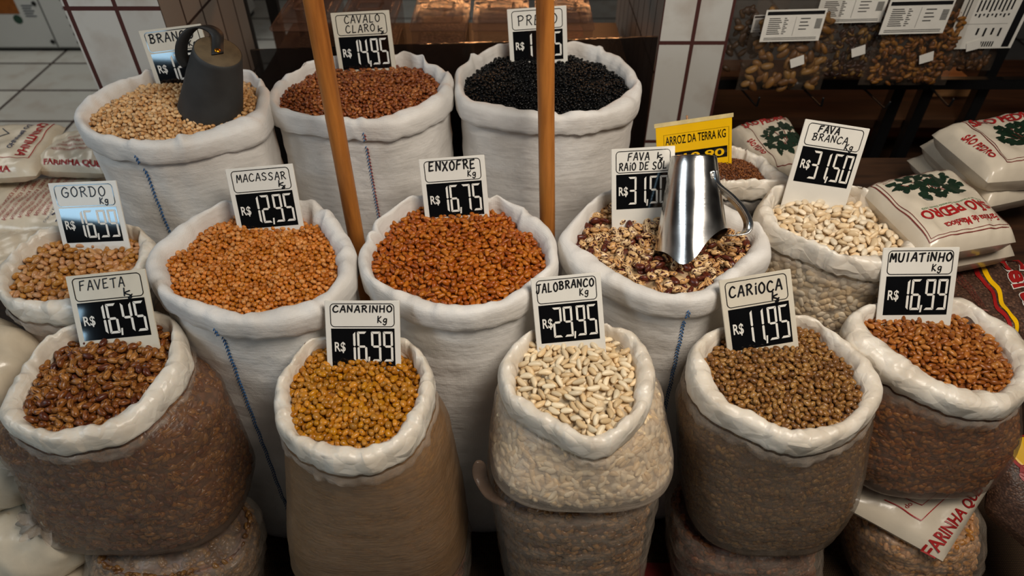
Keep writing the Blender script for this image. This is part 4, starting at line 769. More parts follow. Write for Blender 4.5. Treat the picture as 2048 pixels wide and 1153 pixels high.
for key, nm, sign, adj, dims, bend, dome, kw in (
 ('branco', 'pale_eyed_bean', 'BRANCO', 'pale cream', (13, 9.5, 8.5), .35, .022, {}),
 ('cavalo', 'red_brown_bean', 'CAVALO CLARO', 'reddish brown', (16, 9, 8), .3, .02, {}),
 ('preto', 'black_bean', 'PRETO', 'shiny black', (10.5, 6.5, 5.8), .3, .018, {'cap': 2500}),
 ('macassar', 'small_orange_bean', 'MACASSAR', 'small round orange', (11.8, 9.4, 8.6), .15, .014, {'cap': 2300}),
 ('enxofre', 'orange_brown_bean', 'ENXOFRE', 'orange brown kidney', (19.5, 10.2, 9.2), .45, .018, {}),
 ('raio', 'red_speckled_bean', 'FAVA RAIO DE SOL', 'red speckled', (25, 17, 11), .2, .006, {'seg': 12, 'rg': 9}),
 ('fava_branca', 'ivory_bean', 'FAVA BRANCA', 'flat ivory', (24, 15.5, 10), .2, .016, {'seg': 12, 'rg': 9}),
 ('gordo', 'plump_tan_bean', 'GORDO', 'plump tan', (20, 13.5, 12), .3, .014, {'seg': 12, 'rg': 8}),
 ('faveta', 'striped_brown_bean', 'FAVETA', 'dark striped brown', (21.5, 14, 12.5), .25, .018, {'seg': 12, 'rg': 9}),
 ('canarinho', 'mustard_bean', 'CANARINHO', 'glossy mustard yellow', (16.5, 11.8, 11), .25, .02, {'seg': 12, 'rg': 8}),
 ('talo', 'long_white_bean', 'TALO BRANCO', 'long creamy white', (28, 11.8, 11), .4, .018, {'seg': 12, 'rg': 10}),
 ('carioca', 'beige_striped_bean', 'CARIOCA', 'small beige striped', (15.2, 11.4, 9.6), .15, .02, {'seg': 12, 'rg': 8}),
 ('mulatinho', 'light_brown_bean', 'MULATINHO', 'light brown oval', (18.5, 10.8, 8.6), .25, .018, {'seg': 11, 'rg': 8}),
):
    kb = .93 if key in ('macassar', 'preto', 'branco') else .86
    fill(key, nm, sign, adj, [x * mm * kb for x in dims], bend, MATS[key], bulk(key, dims[0] * mm * .8), dome, seed=sum(map(ord, key)), **kw)
RICE = bean_mat('brown_rice', [(120, 62, 34), (96, 46, 24), (140, 78, 46)], rough=.5)
o = fill('arroz', 'rice_grain', 'ARROZ DA TERRA', 'reddish brown', [8.5 * mm, 2.8 * mm, 2.5 * mm], .1, RICE, bulk_mat('packed_rice', [(110, 56, 30), (90, 42, 22)], .004), .02, seed=5, singles=0, cap=3600, seg=5, rg=4, dense=1.3, heap='rice_heap')
o['label'] = 'heap of brown rice in the grey bag under the yellow card'; o['category'] = 'rice'

# ------------------------------------------------------------------ price tags
HAND = {  # strokes of a marker pen on a unit box
 'A': [[(0, 0), (.5, 1), (.62, .98), (.9, 0)], [(.2, .38), (.8, .36)]], 'B': [[(.12, 0), (.18, 1)], [(0, .9), (.5, 1), (.75, .82), (.6, .6), (.18, .52)], [(.25, .54), (.75, .42), (.8, .15), (.45, -.02), (0, .04)]],
 'C': [[(.85, .85), (.55, 1), (.2, .8), (.02, .4), (.2, .05), (.6, 0), (.9, .15)]], 'D': [[(.12, 0), (.15, 1)], [(0, .98), (.55, .95), (.88, .6), (.75, .2), (.4, 0), (.05, .02)]],
 'E': [[(.8, 1), (.12, .96), (.05, 0), (.75, .05)], [(.08, .5), (.6, .55)]], 'F': [[(.85, 1), (.15, .94), (.02, 0)], [(.1, .5), (.65, .56)]],
 'G': [[(.85, .85), (.5, 1), (.1, .7), (.05, .25), (.4, 0), (.8, .1), (.85, .45), (.5, .45)], [(.85, .45), (.95, .4)]], 'I': [[(.18, 1), (.16, 0)]], 'i': [[(.2, .72), (.18, 0)], [(.22, .95), (.25, 1)]],
 'J': [[(.1, .95), (.9, 1)], [(.55, .98), (.5, .3), (.3, 0), (0, .1), (.05, .3)]], 'K': [[(.15, 1), (.08, 0)], [(.8, .95), (.12, .45), (.85, 0)]], 'L': [[(.2, 1), (.1, .02), (.75, .06)]], 'l': [[(.35, 1), (.25, 0)]],
 'M': [[(0, 0), (.15, 1), (.5, .35), (.82, 1), (.95, 0)]], 'N': [[(.05, 0), (.12, 1), (.8, .05), (.88, 1)]], 'O': [[(.5, 1), (.12, .75), (.08, .3), (.4, 0), (.8, .2), (.88, .65), (.55, 1)]],
 'o': [[(.5, .62), (.15, .4), (.3, .08), (.75, .15), (.8, .5), (.5, .62)]], 'P': [[(.15, 0), (.12, .98)], [(0, .9), (.5, 1), (.85, .8), (.65, .52), (.15, .45)]], 'R': [[(.12, 0), (.15, .98)], [(0, .9), (.5, 1), (.78, .78), (.55, .55), (.15, .5)], [(.35, .52), (.88, 0)]],
 'S': [[(.85, .88), (.5, 1), (.15, .82), (.3, .58), (.7, .42), (.8, .18), (.45, 0), (.05, .12)]], 'T': [[(0, .92), (.95, 1)], [(.5, .95), (.42, 0)]], 'U': [[(.05, 1), (.1, .25), (.4, 0), (.75, .15), (.85, 1)]],
 'V': [[(0, 1), (.4, 0), (.9, 1)]], 'X': [[(.05, 1), (.85, 0)], [(.9, 1), (0, 0)]], 'H': [[(.1, 1), (.08, 0)], [(.85, 1), (.82, 0)], [(.1, .5), (.84, .52)]],
 'g': [[(.75, .6), (.35, .62), (.1, .35), (.35, .1), (.72, .3), (.78, .6), (.7, -.1), (.4, -.35), (.05, -.2)]], 'k': [[(.1, 1), (.05, 0)], [(.75, .6), (.1, .35), (.8, 0), (.9, -.3), (.5, -.35), (1.0, .1)]],
 ' ': [],
}
def hand(g, txt, x, y, h, adv, w, rnd, z):
    for ch in txt:
        wch = adv * .78; dy = rnd.uniform(-.05, .05) * h; sh = rnd.uniform(.02, .14)
        for st in HAND.get(ch, []):
            p = smooth_path([(x + (px * wch) + py * h * sh * .6, y + dy + py * h, 0) for px, py in st], 5) if len(st) > 4 else [(x + (px * wch) + py * h * sh * .6, y + dy + py * h, 0) for px, py in st]
            g.ribbon(p, w, z)
        x += adv * (.48 if ch in 'Ii ' else .7 if ch == 'l' else 1)
SEG = {'0': 'abcdef', '1': 'bc', '2': 'abged', '3': 'abgcd', '4': 'fgbc', '5': 'afgcd', '6': 'afgedc', '7': 'abc', '8': 'abcdefg', '9': 'abcdfg'}
def digit(g, ch, x, y, w, h, t, z):
    """seven-segment digit, lower left x,y"""
    m = y + h / 2; q = t * .16; s = t * .5
    P = {'a': [(x + q, y + h), (x + w - q, y + h), (x + w - t, y + h - t), (x + t, y + h - t)], 'd': [(x + t, y + t), (x + w - t, y + t), (x + w - q, y), (x + q, y)],
         'f': [(x, y + h - q), (x + t, y + h - t - q), (x + t, m + s), (x + s, m + q), (x, m + s)], 'e': [(x, m - s), (x + s, m - q), (x + t, m - s), (x + t, y + t + q), (x, y + q)],
         'b': [(x + w, y + h - q), (x + w, m + s), (x + w - s, m + q), (x + w - t, m + s), (x + w - t, y + h - t - q)], 'c': [(x + w, m - s), (x + w, y + q), (x + w - t, y + t + q), (x + w - t, m - s), (x + w - s, m - q)],
         'g': [(x + s + q, m), (x + t + q, m + s), (x + w - t - q, m + s), (x + w - s - q, m), (x + w - t - q, m - s), (x + t + q, m - s)]}
    for k in SEG[ch]: g.add([(a, b, z) for a, b in P[k]], [tuple(range(len(P[k])))])
def rrect(x0, y0, x1, y1, r, n=5):
    out = []
    for cx, cy, a0 in ((x1 - r, y1 - r, 0), (x0 + r, y1 - r, 90), (x0 + r, y0 + r, 180), (x1 - r, y0 + r, 270)):
        for k in range(n + 1): a = math.radians(a0 + 90 * k / n); out.append((cx + r * math.cos(a), cy + r * math.sin(a)))
    return out

def price_tag(key, label, lines, price, pvc=PVC, ink=INK):
    d = TAGS[key]; ex, ey = Vector(d['ex']), Vector(d['ey']); nn = ey.cross(ex)
    mw = Matrix((ex, -ey, nn)).transposed().to_4x4(); mw.translation = Vector(d['o'])
    r = thing('price_tag', label, 'price tag', group='white price tags standing in the sacks', mw=mw)
    w = d['w']; u = d['h'] / .88                  # u: metres per layout unit downwards
    X = lambda f: f * w
    Y = lambda f: -f * u
    G().box((0, Y(d['to']), -.0032), (w, 0, 0), .0008).obj('plate', pvc, r, False)
    G().add([(X(a), Y(b), .0004) for a, b in ((.075, .88), (.925, .88), (.925, .37), (.075, .37))], [(0, 1, 2, 3)]).obj('price_panel', BLACK, r, False)
    G().ribbon([(X(a), Y(b)) for a, b in rrect(.075, .04, .925, .345, .05)], .011 * w, .0005, True).obj('name_border', BLACK, r, False)
    g = G(); rd = random.Random(key)
    for (txt, x, y, h, adv, wt) in lines: hand(g, txt, X(x), Y(y), h * u, adv * w, wt * w * 1.2, rd, .0006)
    g.obj('handwritten_name', ink, r, False)
    g = G(); v, fc = fit_text('R$', X(.115), Y(.70), X(.145), .15 * u, .018); g.add([(a, b, .0007) for a, b in v], fc); g.obj('currency_sign', WHITE, r, False)
    g = G(); xs = [.265, .42, .607, .768]
    for ch, x in zip(price.replace(',', ''), xs): digit(g, ch, X(x + .0), Y(.815), X(.132), .405 * u, X(.031), .0007)
    g.add([(X(a), Y(b), .0007) for a, b in ((.555, .845), (.578, .845), (.588, .75), (.565, .75))], [(0, 1, 2, 3)])
    g.obj('price_digits', WHITE, r, False)
    return r
KG = lambda x, y: ('Kg', x, y, .085, .075, .013)
price_tag('branco', 'yellowed price tag marked BRANCO in the sack with the black scoop', [('BRANCO', .13, .20, .13, .122, .016), KG(.72, .31)], '12,95', PVC_OLD)
price_tag('cavalo', 'price tag marked CAVALO CLARO above the reddish brown beans', [('CAVALO', .22, .165, .11, .105, .013), ('CLARO', .22, .305, .11, .105, .013), ('k', .77, .31, .09, .12, .014)], '14,95', PVC_OLD)
price_tag('preto', 'price tag above the black beans, crossed by the wooden pole', [('PRETO', .17, .27, .16, .14, .014)], '11,95', PVC)
price_tag('gordo', 'price tag marked GORDO above the plump tan beans', [('GORDO', .17, .21, .14, .135, .013), KG(.70, .32)], '16,99', PVC, INK_BLUE)
price_tag('macassar', 'price tag marked MACASSAR above the small round orange beans', [('MACASSAR', .14, .20, .105, .094, .012), ('k', .74, .305, .085, .12, .014)], '12,95')
price_tag('enxofre', 'price tag marked ENXOFRE above the orange brown beans', [('ENXOFRE', .14, .185, .13, .105, .02), KG(.72, .30)], '16,75')
price_tag('raio', 'price tag marked FAVA RAIO DE SOL behind the steel jug', [('FAVA', .26, .175, .105, .09, .015), ('k', .72, .165, .085, .11, .015), ('RAiO DE SOL', .12, .315, .105, .082, .015)], '31,50')
price_tag('fava_branca', 'tilted price tag marked FAVA BRANCA above the ivory beans', [('FAVA', .24, .145, .09, .085, .018), ('BRANCA', .18, .265, .095, .095, .013), KG(.70, .335)], '31,50')
price_tag('faveta', 'stained price tag marked FAVETA above the striped brown beans', [('FAVETA', .15, .205, .125, .098, .012), ('k', .68, .32, .1, .13, .014)], '16,45', PVC_OLD)
price_tag('canarinho', 'price tag marked CANARINHO above the mustard yellow beans', [('CANARINHO', .11, .15, .085, .096, .016), KG(.70, .29)], '16,99')
price_tag('talo', 'price tag marked TALO BRANCO above the long white beans', [('JALO', .07, .20, .115, .082, .017), ('BRANCO', .40, .17, .10, .086, .018), KG(.68, .28)], '29,95')
price_tag('carioca', 'leaning price tag marked CARIOCA above the small beige beans', [('CARiOCA', .12, .225, .125, .118, .02), ('k', .70, .325, .09, .12, .02)], '11,95', PVC_OLD)
price_tag('mulatinho', 'price tag marked MULATINHO above the light brown beans', [('MUlATiNHO', .10, .175, .105, .102, .019), KG(.66, .30)], '16,99')

d = TAGS['arroz']; ex, ey = Vector(d['ex']), Vector(d['ey']); mw = Matrix((ex, -ey, ey.cross(ex))).transposed().to_4x4(); mw.translation = Vector(d['o'])
r = thing('price_card', 'bright yellow laminated price card marked ARROZ DA TERRA behind the steel jug', 'price card', mw=mw)
w, h = d['w'], d['h']
G().box((0, -h, -.0015), (w, 0, 0)).obj('card', YELLOW, r, False)
G().box((-.003, -.004, .0002), (w + .003, .005, .0008)).obj('clear_sleeve_edge', plain('laminate_edge', (225, 205, 150), .15), r, False)
g = G(); v, fc = fit_text('ARROZ DA TERRA KG', .12 * w, -.40 * h, .80 * w, .165 * h, .012); g.add([(a, b, .0006) for a, b in v], fc); g.obj('card_lettering', BLACK, r, False)
G().add([(a * w, b * h, .0005) for a, b in ((.12, -.78), (.94, -.78), (.94, -.56), (.12, -.56))], [(0, 1, 2, 3)]).obj('price_strip', BLACK, r, False)
g = G(); v, fc = fit_text('10.90', .36 * w, -.75 * h, .54 * w, .15 * h, .02); g.add([(a, b, .0008) for a, b in v], fc); g.obj('price_digits', YELLOW, r, False)
g = G()
for (a, b), (c_, e) in (((.1, -.2), (.96, -.2)), ((.1, -.9), (.96, -.9)), ((.1, -.2), (.1, -.9)), ((.96, -.2), (.96, -.9))):
    for k in range(40): t = k / 40; x, y = lerp(a, c_, t) * w, lerp(b, e, t) * h; g.ribbon([(x, y), (x + (c_ - a) * w / 90, y + (e - b) * h / 90)], .0008, .0006)
g.obj('dotted_border', BLACK, r, False)

G().tube([(.42 * w, -h * .9, -.004), (.42 * w, .012, -.004)], .0022, 8).obj('holding_stick', PALEWOOD, r)
# ------------------------------------------------------------------ scoops
def frame(base, top):
    z = (Vector(top) - Vector(base)); L = z.length; z.normalize(); x = Vector((1, 0, 0)); y = z.cross(x).normalized(); x = y.cross(z).normalized()
    m = Matrix((x, y, z)).transposed().to_4x4(); m.translation = Vector(base); return m, L
def lathe(prof, n=48):
    return [[(r * math.cos(2 * PI * k / n), r * math.sin(2 * PI * k / n), z) for k in range(n)] for r, z in prof]
mw, L = frame(PT['scoop_base'], PT['scoop_top']); r0, r1 = PT['scoop_r']
r = thing('rubber_scoop', 'black rubber measuring scoop upside down in the pale eyed beans', 'scoop', mw=mw)
G().rings(lathe([(r0 * .98, -.02), (r0, .0), (r0 * .985, .006), (lerp(r0, r1, .5) + .001, L * .5), (lerp(r0, r1, .6) + .0018, L * .6), (r1 + .003, L * .94), (r1 + .002, L - .002), (r1, L)]), True, False).obj('cone', RUBBER, r)
G().rings(lathe([(r1 + .001, L - .001), (r1 - .002, L + .001), (.0005, L + .0015)])).obj('base_disc', RUBBER_TOP, r)
hp = smooth_path([(.002, -.012, L + .004), (-.004, .012, L + .006), (-.012, .034, L + .014), (-.035, .040, L + .016), (-.058, .032, L + .006), (-.070, .02, L - .02), (-.068, .012, L - .05), (-.054, .008, L - .068)], 6)
G().strap(hp, (.75, .6, .1), .024, .004).obj('strap_handle', plain('dark_strap', (30, 29, 28), .55), r)
o = G().rings(lathe([(.0062, 0), (.0058, .002), (.003, .0034), (.0004, .0038)], 14)).obj('rivet', BRASS, r); o.location = (.0, -.006, L + .006)

mw, L = frame(PT['jug_base'], PT['jug_top']); r0, r1 = PT['jug_r']
r = thing('steel_jug', 'stainless steel measuring jug upside down in the speckled beans', 'jug', mw=mw)
prof = []; n = 64; rings = []
for t in np.linspace(0, 1, 14):
    rr = lerp(r0, r1, t ** .92); ring = []
    for k in range(n):
        a = 2 * PI * k / n; lip = math.exp(-((a - 1.40 * PI) / .4) ** 2) * (1 - t) ** 3
        cut = -.010 + .046 * max(0, math.cos(a - 1.82 * PI)) ** 1.5
        ring.append(((rr + lip * .012) * math.cos(a), (rr + lip * .016) * math.sin(a), lerp(cut - lip * .026, L, t)))
    rings.append(ring)
rings += [[(x * q, y * q, L + dz) for x, y, z in rings[13]] for q, dz in ((.975, .0025), (.93, .003), (.88, .001), (.5, 0), (.01, 0))]
G().rings(rings, False, True).obj('jug_body', STEEL, r)
hp = smooth_path([(r1 * .62, -r1 * .86, L * .84), (r1 * .78, -r1 * .86, L * .70), (r1 + .022, -.03, L * .56), (r1 + .046, -.026, L * .42), (r1 + .060, -.024, L * .27), (r1 + .054, -.024, L * .16), (r1 + .028, -.026, L * .125), (r0 * .86, -.03, L * .13)], 7)
G().strap(hp, (.5, -.85, .1), .022, .0025).obj('jug_handle', STEEL, r)
o = G().rings(lathe([(.004, 0), (.0035, .0015), (.0005, .0022)], 12)).obj('rivet', STEEL, r); o.location = (r1 * .66, -r1 * .9, L * .83); o.rotation_euler = (PI / 2, 0, .5)

# ------------------------------------------------------------------ poles
for key, lab, rad in (('pole_a', 'wooden pole standing before the CAVALO CLARO sack', .0178), ('pole_b', 'wooden pole standing before the black beans', .0168)):
    b, t = Vector(PT[key][0]), Vector(PT[key][1]); dd = (t - b) / (t.z - b.z); b0 = b - dd * (b.z - .004); t1 = b + dd * (2.5 - b.z)
    pts = [b0 + (t1 - b0) * q for q in np.linspace(0, 1, 24)]; g_ = random.Random(key)
    mw = Matrix.Translation(b0)
    o = G().tube([p - b0 for p in pts], [rad * (1 + g_.uniform(-.025, .025)) for _ in pts], 20).obj('wooden_pole', POLE); o.location = b0
    tag(o, lab, 'pole')

# ------------------------------------------------------------------ pillow bags with printing
def pillow_fn(key, seed):
    d = PILLOWS[key]; c = [np.array(p) for p in d['c']]; th = d['th']; g = np.random.default_rng(seed); ph = g.uniform(0, 6.3, 10)
    def S(s, t, side=1, off=0.0):
        p = (c[0] * (1 - s) + c[1] * s) * (1 - t) + (c[3] * (1 - s) + c[2] * s) * t
        e = max(0, (1 - abs(2 * s - 1) ** 6) * (1 - abs(2 * t - 1) ** 6)) ** .5
        wr = (.0035 * math.sin(s * 9 + 3 * t + ph[0]) * math.sin(t * 7 + ph[1]) + .0022 * math.sin(s * 23 + ph[2] + 5 * t) * math.sin(t * 19 + ph[3] - 4 * s) + .0016 * math.sin(s * 47 + 13 * t + ph[4]) * (abs(2 * t - 1) ** 2 + abs(2 * s - 1) ** 2)) 
        mid = -.55 * th; z = mid + (.55 * th * e + wr * e + off if side > 0 else -.62 * th * e - wr * e * .4)
        q = p.copy(); q[2] += z; return q
    return S
def pillow(key, name, label, cat, mat, seed, group=None, n=30):
    S = pillow_fn(key, seed); g = G()
    for side in (1, -1):
        V = [S(i / n, j / n, side) for j in range(n + 1) for i in range(n + 1)]
        F_ = [(j * (n + 1) + i, (j + 1) * (n + 1) + i, (j + 1) * (n + 1) + i + 1, j * (n + 1) + i + 1) for j in range(n) for i in range(n)]
        g.add(V, F_ if side > 0 else [q[::-1] for q in F_])
    base = np.array(PILLOWS[key]['c']).mean(0)
    r = thing(name, label, cat, base, group); o = g.obj('bag', mat, r); o.matrix_parent_inverse = Matrix.Translation(-r.location)
    r['seed'] = seed; return r, S
def ink_on(r, S, name, mat, shapes, off=.0012, s_of=None):
    """shapes: list of (verts2d in (s,t), faces) laid on the bag"""
    g = G()
    for v, fc in shapes: g.add([S(float(a), float(b), 1, off) for a, b in v], fc)
    o = g.obj(name, mat, r, False); o.matrix_parent_inverse = Matrix.Translation(-r.location); return o
def st_text(body, o, ux, uy, bold=.01):
    """text spanning ux (along) and uy (up) from the lower-left corner o, in (s,t)"""
    v, fc = fit_text(body, 0, 0, 1, 1, bold); return (np.array(o) + v[:, :1] * np.array(ux) + v[:, 1:] * np.array(uy), fc)
def st_line(pts, w, n=14):
    g = G(); P = []
    for a, b in zip(pts[:-1], pts[1:]): P += [(lerp(a[0], b[0], k / n), lerp(a[1], b[1], k / n)) for k in range(n)]
    g.ribbon(P + [pts[-1]], w); return (np.array(g.v)[:, :2], g.f)
def plant(o, ux, uy, seed=3):
    """leafy branch emblem"""
    rd = random.Random(seed); leaves = G(); stems = G()
    tips = [(.06, .45), (.16, .75), (.30, .5), (.36, .9), (.48, .6), (.58, .92), (.66, .5), (.78, .8), (.88, .55), (.95, .75), (.5, .25), (.3, .22), (.72, .25), (.18, .25)]
    for x, y in tips:
        stems.ribbon([(.5 + (x - .5) * .3, .35), (lerp(.5, x, .7), lerp(.35, y, .6)), (x, y)], .016)
        for k in range(8):
            a = rd.uniform(0, 2 * PI); L = rd.uniform(.09, .17); w = L * .34; cx, cy = x + rd.uniform(-.05, .05), y + rd.uniform(-.07, .07)
            d_ = np.array([math.cos(a), math.sin(a) * 1.5]); nn = np.array([-d_[1], d_[0]]) * w / L
            q = [d_ * 0, d_ * L * .35 + nn * L, d_ * L * .7 + nn * L * .7, d_ * L, d_ * L * .7 - nn * L * .7, d_ * L * .35 - nn * L]
            leaves.add([(cx + p[0], cy + p[1], 0) for p in q], [tuple(range(6))])
    f = lambda g: (np.array(o) + np.array(g.v)[:, :1] * np.array(ux) + np.array(g.v)[:, 1:2] * np.array(uy), g.f)
    return f(stems), f(leaves)

# cassava flour bags on the right
r, S = pillow('sp_top', 'flour_bag', 'white flour bag with upside down red lettering, topmost of its pile', 'flour bag', FLOUR_WHITE, 1)
fr = [(.05, .05), (.95, .05), (.95, .93), (.05, .93), (.05, .05)]; fr2 = [(.075, .08), (.925, .08), (.925, .905), (.075, .905), (.075, .08)]
ink_on(r, S, 'printed_frame', REDBROWN, [st_line(fr, .008), st_line(fr2, .005)])
a, b = plant((.80, .50), (-.62, 0), (0, -.38)); ink_on(r, S, 'printed_branches', REDBROWN, [a]); ink_on(r, S, 'printed_leaves', GREEN, [b], .0018)
ink_on(r, S, 'printed_name', RED, [st_text('SÃO PEDRO', (.87, .60), (-.72, 0), (0, .15), .03), st_text('Farinha de Mandioca', (.84, .79), (-.56, 0), (0, .075), .015)])
ink_on(r, S, 'printed_slogan', GREENT, [st_text('Tradição e Qualidade Garantida Desde 1970', (.86, .565), (-.66, 0), (0, .028), .0)])
ink_on(r, S, 'printed_small_text', REDBROWN, [st_text('SÃO PEDRO FARINHA DE MANDIOCA TIPO 1', (.12, .12), (.6, -.03), (0, -.022), 0)])
r, S = pillow('sp_under', 'flour_bag', 'white flour bag lying under the one with upside down lettering', 'flour bag', FLOUR_WHITE, 2)
ink_on(r, S, 'printed_name', RED, [st_text('SÃO PEDRO', (.028, .42), (.0, .3), (.022, 0), .03)], .004)
r, S = pillow('sp_right_top', 'flour_bag', 'glossy white flour bag at the right edge, topmost of the two behind', 'flour bag', FLOUR_WHITE, 3)
ink_on(r, S, 'printed_frame', REDBROWN, [st_line([(.2, .02), (.2, .9), (.95, .9)], .008), st_line([(.22, .02), (.22, .87), (.95, .87)], .005)])
a, b = plant((.32, .72), (.6, 0), (0, -.4), 5); ink_on(r, S, 'printed_branches', REDBROWN, [a]); ink_on(r, S, 'printed_leaves', GREEN, [b], .0018)
ink_on(r, S, 'printed_name', RED, [st_text('SÃO PEDRO', (.22, .26), (.72, 0), (0, -.17), .03), st_text('SÃO PEDRO', (.05, .35), (.03, .45), (.09, 0), .03)], .002)
r, S = pillow('sp_right_under', 'flour_bag', 'white flour bag at the right edge, lying under the glossy one', 'flour bag', FLOUR_WHITE, 4)
ink_on(r, S, 'printed_name', RED, [st_text('SÃO PEDRO', (.03, .4), (.02, .4), (.05, -.01), .03)], .004)
r, S = pillow('sp_third', 'flour_bag', 'white flour bag showing one corner between the two right piles', 'flour bag', FLOUR_WHITE, 5)
r, S = pillow('sp_back', 'flour_bag', 'white flour bag with dark leaf print behind the yellow price card', 'flour bag', FLOUR_WHITE, 6)
ink_on(r, S, 'printed_frame', REDBROWN, [st_line([(.2, .02), (.22, .92), (.95, .92)], .009)])
a, b = plant((.30, .80), (.66, 0), (0, -.5), 7); ink_on(r, S, 'printed_branches', REDBROWN, [a]); ink_on(r, S, 'printed_leaves', GREEN, [b], .0018)
ink_on(r, S, 'printed_name', RED, [st_text('SÃO PEDRO', (.14, .20), (.74, 0), (0, -.14), .03), st_text('SÃO PEDRO', (.05, .4), (.06, .3), (.10, 0), .03)], .002)
# red and yellow printed bags
GRAIN = bulk_mat('packed_crumbs', [(96, 62, 44), (70, 42, 30), (120, 80, 56)], .006)
def red_bag(key, label, seed, low=False):
    r, S = pillow(key, 'grain_bag', label, 'grain bag', GRAIN, seed)
    wave = lambda x: [(x + .18 * t + .02 * math.sin(t * 16), t) for t in np.linspace(.04, .97, 24)]
    if not low:
        ink_on(r, S, 'yellow_band', YELLOW, [st_line(wave(.42), .045, 2)]); ink_on(r, S, 'red_band', RED, [st_line(wave(.35), .04, 2)], .0016)
        ink_on(r, S, 'printed_name', WHITE, [st_text('Certao', (.60, .02), (.16, .95), (.26, -.03), .06)], .0016)
        ink_on(r, S, 'printed_name', RED, [st_text('Certao', (.61, .02), (.16, .95), (.24, -.03), .03)], .0026)
        ink_on(r, S, 'printed_panel', plain('faded_panel', (150, 100, 90), .4), [([(.06, .06), (.2, .06), (.36, .72), (.24, .72)], [(0, 1, 2, 3)])], .0012)
        ink_on(r, S, 'small_print', REDBROWN, [st_text('INFORMACAO NUTRICIONAL', (.11 + .03 * k, .08), (.14, .6), (.02, 0), 0) for k in range(3)], .003)
    else:
        pts = [(.08 + .3 * (1 + math.cos(q)) * .9, .28 + .24 * math.sin(q)) for q in np.linspace(0, 2 * PI, 24, endpoint=False)]
        ink_on(r, S, 'red_outline', RED, [(np.array(pts) * [1.0, 1.0], [tuple(range(24))])], .001); ink_on(r, S, 'yellow_shape', YELLOW, [(np.array([(lerp(.35, x, .88), lerp(.28, y, .86)) for x, y in pts]), [tuple(range(24))])], .002)
        ink_on(r, S, 'printed_name', RED, [st_text('ao', (.2, .62), (.5, .1), (0, -.2), .05), st_text('er', (.3, .92), (.5, .05), (0, -.2), .05)], .002)
    return r
red_bag('red_bag', 'clear bag with red and yellow print under the right flour bags', 8)
red_bag('red_bag_low', 'clear bag with a yellow printed shape beside the MULATINHO sack', 9, True)

# cassava flour bags on the left
r, S = pillow('far_a', 'flour_bag', 'flour bag with red and dark print at the left edge, lying on top', 'flour bag', FLOUR, 11)
ink_on(r, S, 'printed_frame', RED, [st_line([(.1, .06), (.93, .06), (.9, .8), (.1, .8), (.1, .06)], .008)])
ink_on(r, S, 'printed_name', RED, [st_text('QUENTINHA', (.80, .06), (-.05, .70), (.10, .02), .03), st_text('FARINHA', (.78, .95), (-.6, 0), (0, -.0), .0) if False else st_text('INHA', (.52, .985), (.25, 0), (0, -.055), .03)], .002)
ink_on(r, S, 'printed_town', NAVY, [st_text('DO BREJINHO', (.68, .08), (-.04, .55), (.06, .01), .02)], .002)
ink_on(r, S, 'printed_drawing', INK_BLUE, [st_line([(.5, .2), (.58, .3), (.46, .45), (.58, .6), (.48, .7)], .012), st_line([(.42, .15), (.5, .35), (.4, .55), (.5, .75)], .01)])
r, S = pillow('far_b', 'flour_bag', 'flour bag with red FARINHA lettering on its edge beside the scoop sack', 'flour bag', FLOUR, 12)
ink_on(r, S, 'printed_name', RED, [st_text('FARINHA QUENTINHA', (.16, .985), (1.25, 0), (0, -.085), .03)], .002)
ink_on(r, S, 'small_print', RED, [st_text(t_, (.2 + .05 * k, .68 - .1 * k), (.72, 0), (0, -.05), 0) for k, t_ in enumerate(('INGREDIENTES FARINHA DE MANDIOCA TORRADA', 'CONSERVAR EM LOCAL SECO E FRESCO', 'INDUSTRIA BRASILEIRA VALIDADE LOTE', 'PESO LIQUIDO UM QUILO PRODUTO NATURAL'))], .002)
r, S = pillow('far_c', 'flour_bag', 'flour bag with red small print lying behind the GORDO tag', 'flour bag', FLOUR, 13)
ink_on(r, S, 'small_print', RED, [st_text('INGREDIENTES MANDIOCA TORRADA', (.22 + .055 * k, .92 - .02 * k), (.18, -.75), (.028, .006), 0) for k in range(8)], .002)
ink_on(r, S, 'printed_drawing', NAVY, [st_line([(.95, .2), (.85, .3), (.84, .45), (.76, .52), (.75, .7), (.68, .78)], .02), st_line([(.9, .35), (.82, .6), (.72, .9)], .01), st_line([(.97, .25), (.9, .55), (.8, .85)], .012)], .002)
ink_on(r, S, 'printed_text', NAVY, [st_text('QUENTINHA DO BREJINHO', (.10, .6), (.13, -.5), (.03, .01), .02), st_text('CONTEUDO UM QUILO', (.62, .9), (.12, -.5), (.02, 0), 0)], .002)
r, S = pillow('far_d', 'flour_bag', 'plain beige flour bag at the left edge beside the GORDO sack', 'flour bag', TIED, 14)
r, S = pillow('far_under_mul', 'flour_bag', 'flour bag with slanting red lettering lying under the MULATINHO sack', 'flour bag', FLOUR_WHITE, 15)
ink_on(r, S, 'printed_name', RED, [st_text('FARINHA QUENTINHA', (-.02, .965), (.99, 0), (0, -.15), .02)], .003)
ink_on(r, S, 'printed_frame', RED, [st_line([(.14, .3), (.14, .66), (.95, .66)], .009), st_line([(.22, .4), (.24, .56), (.5, .56)], .006)], .002)
ink_on(r, S, 'small_print', RED, [st_text('do', (.16, .5), (.05, 0), (0, -.05), 0), st_text('KJ A', (.3, .5), (.12, 0), (0, -.05), 0)], .002)

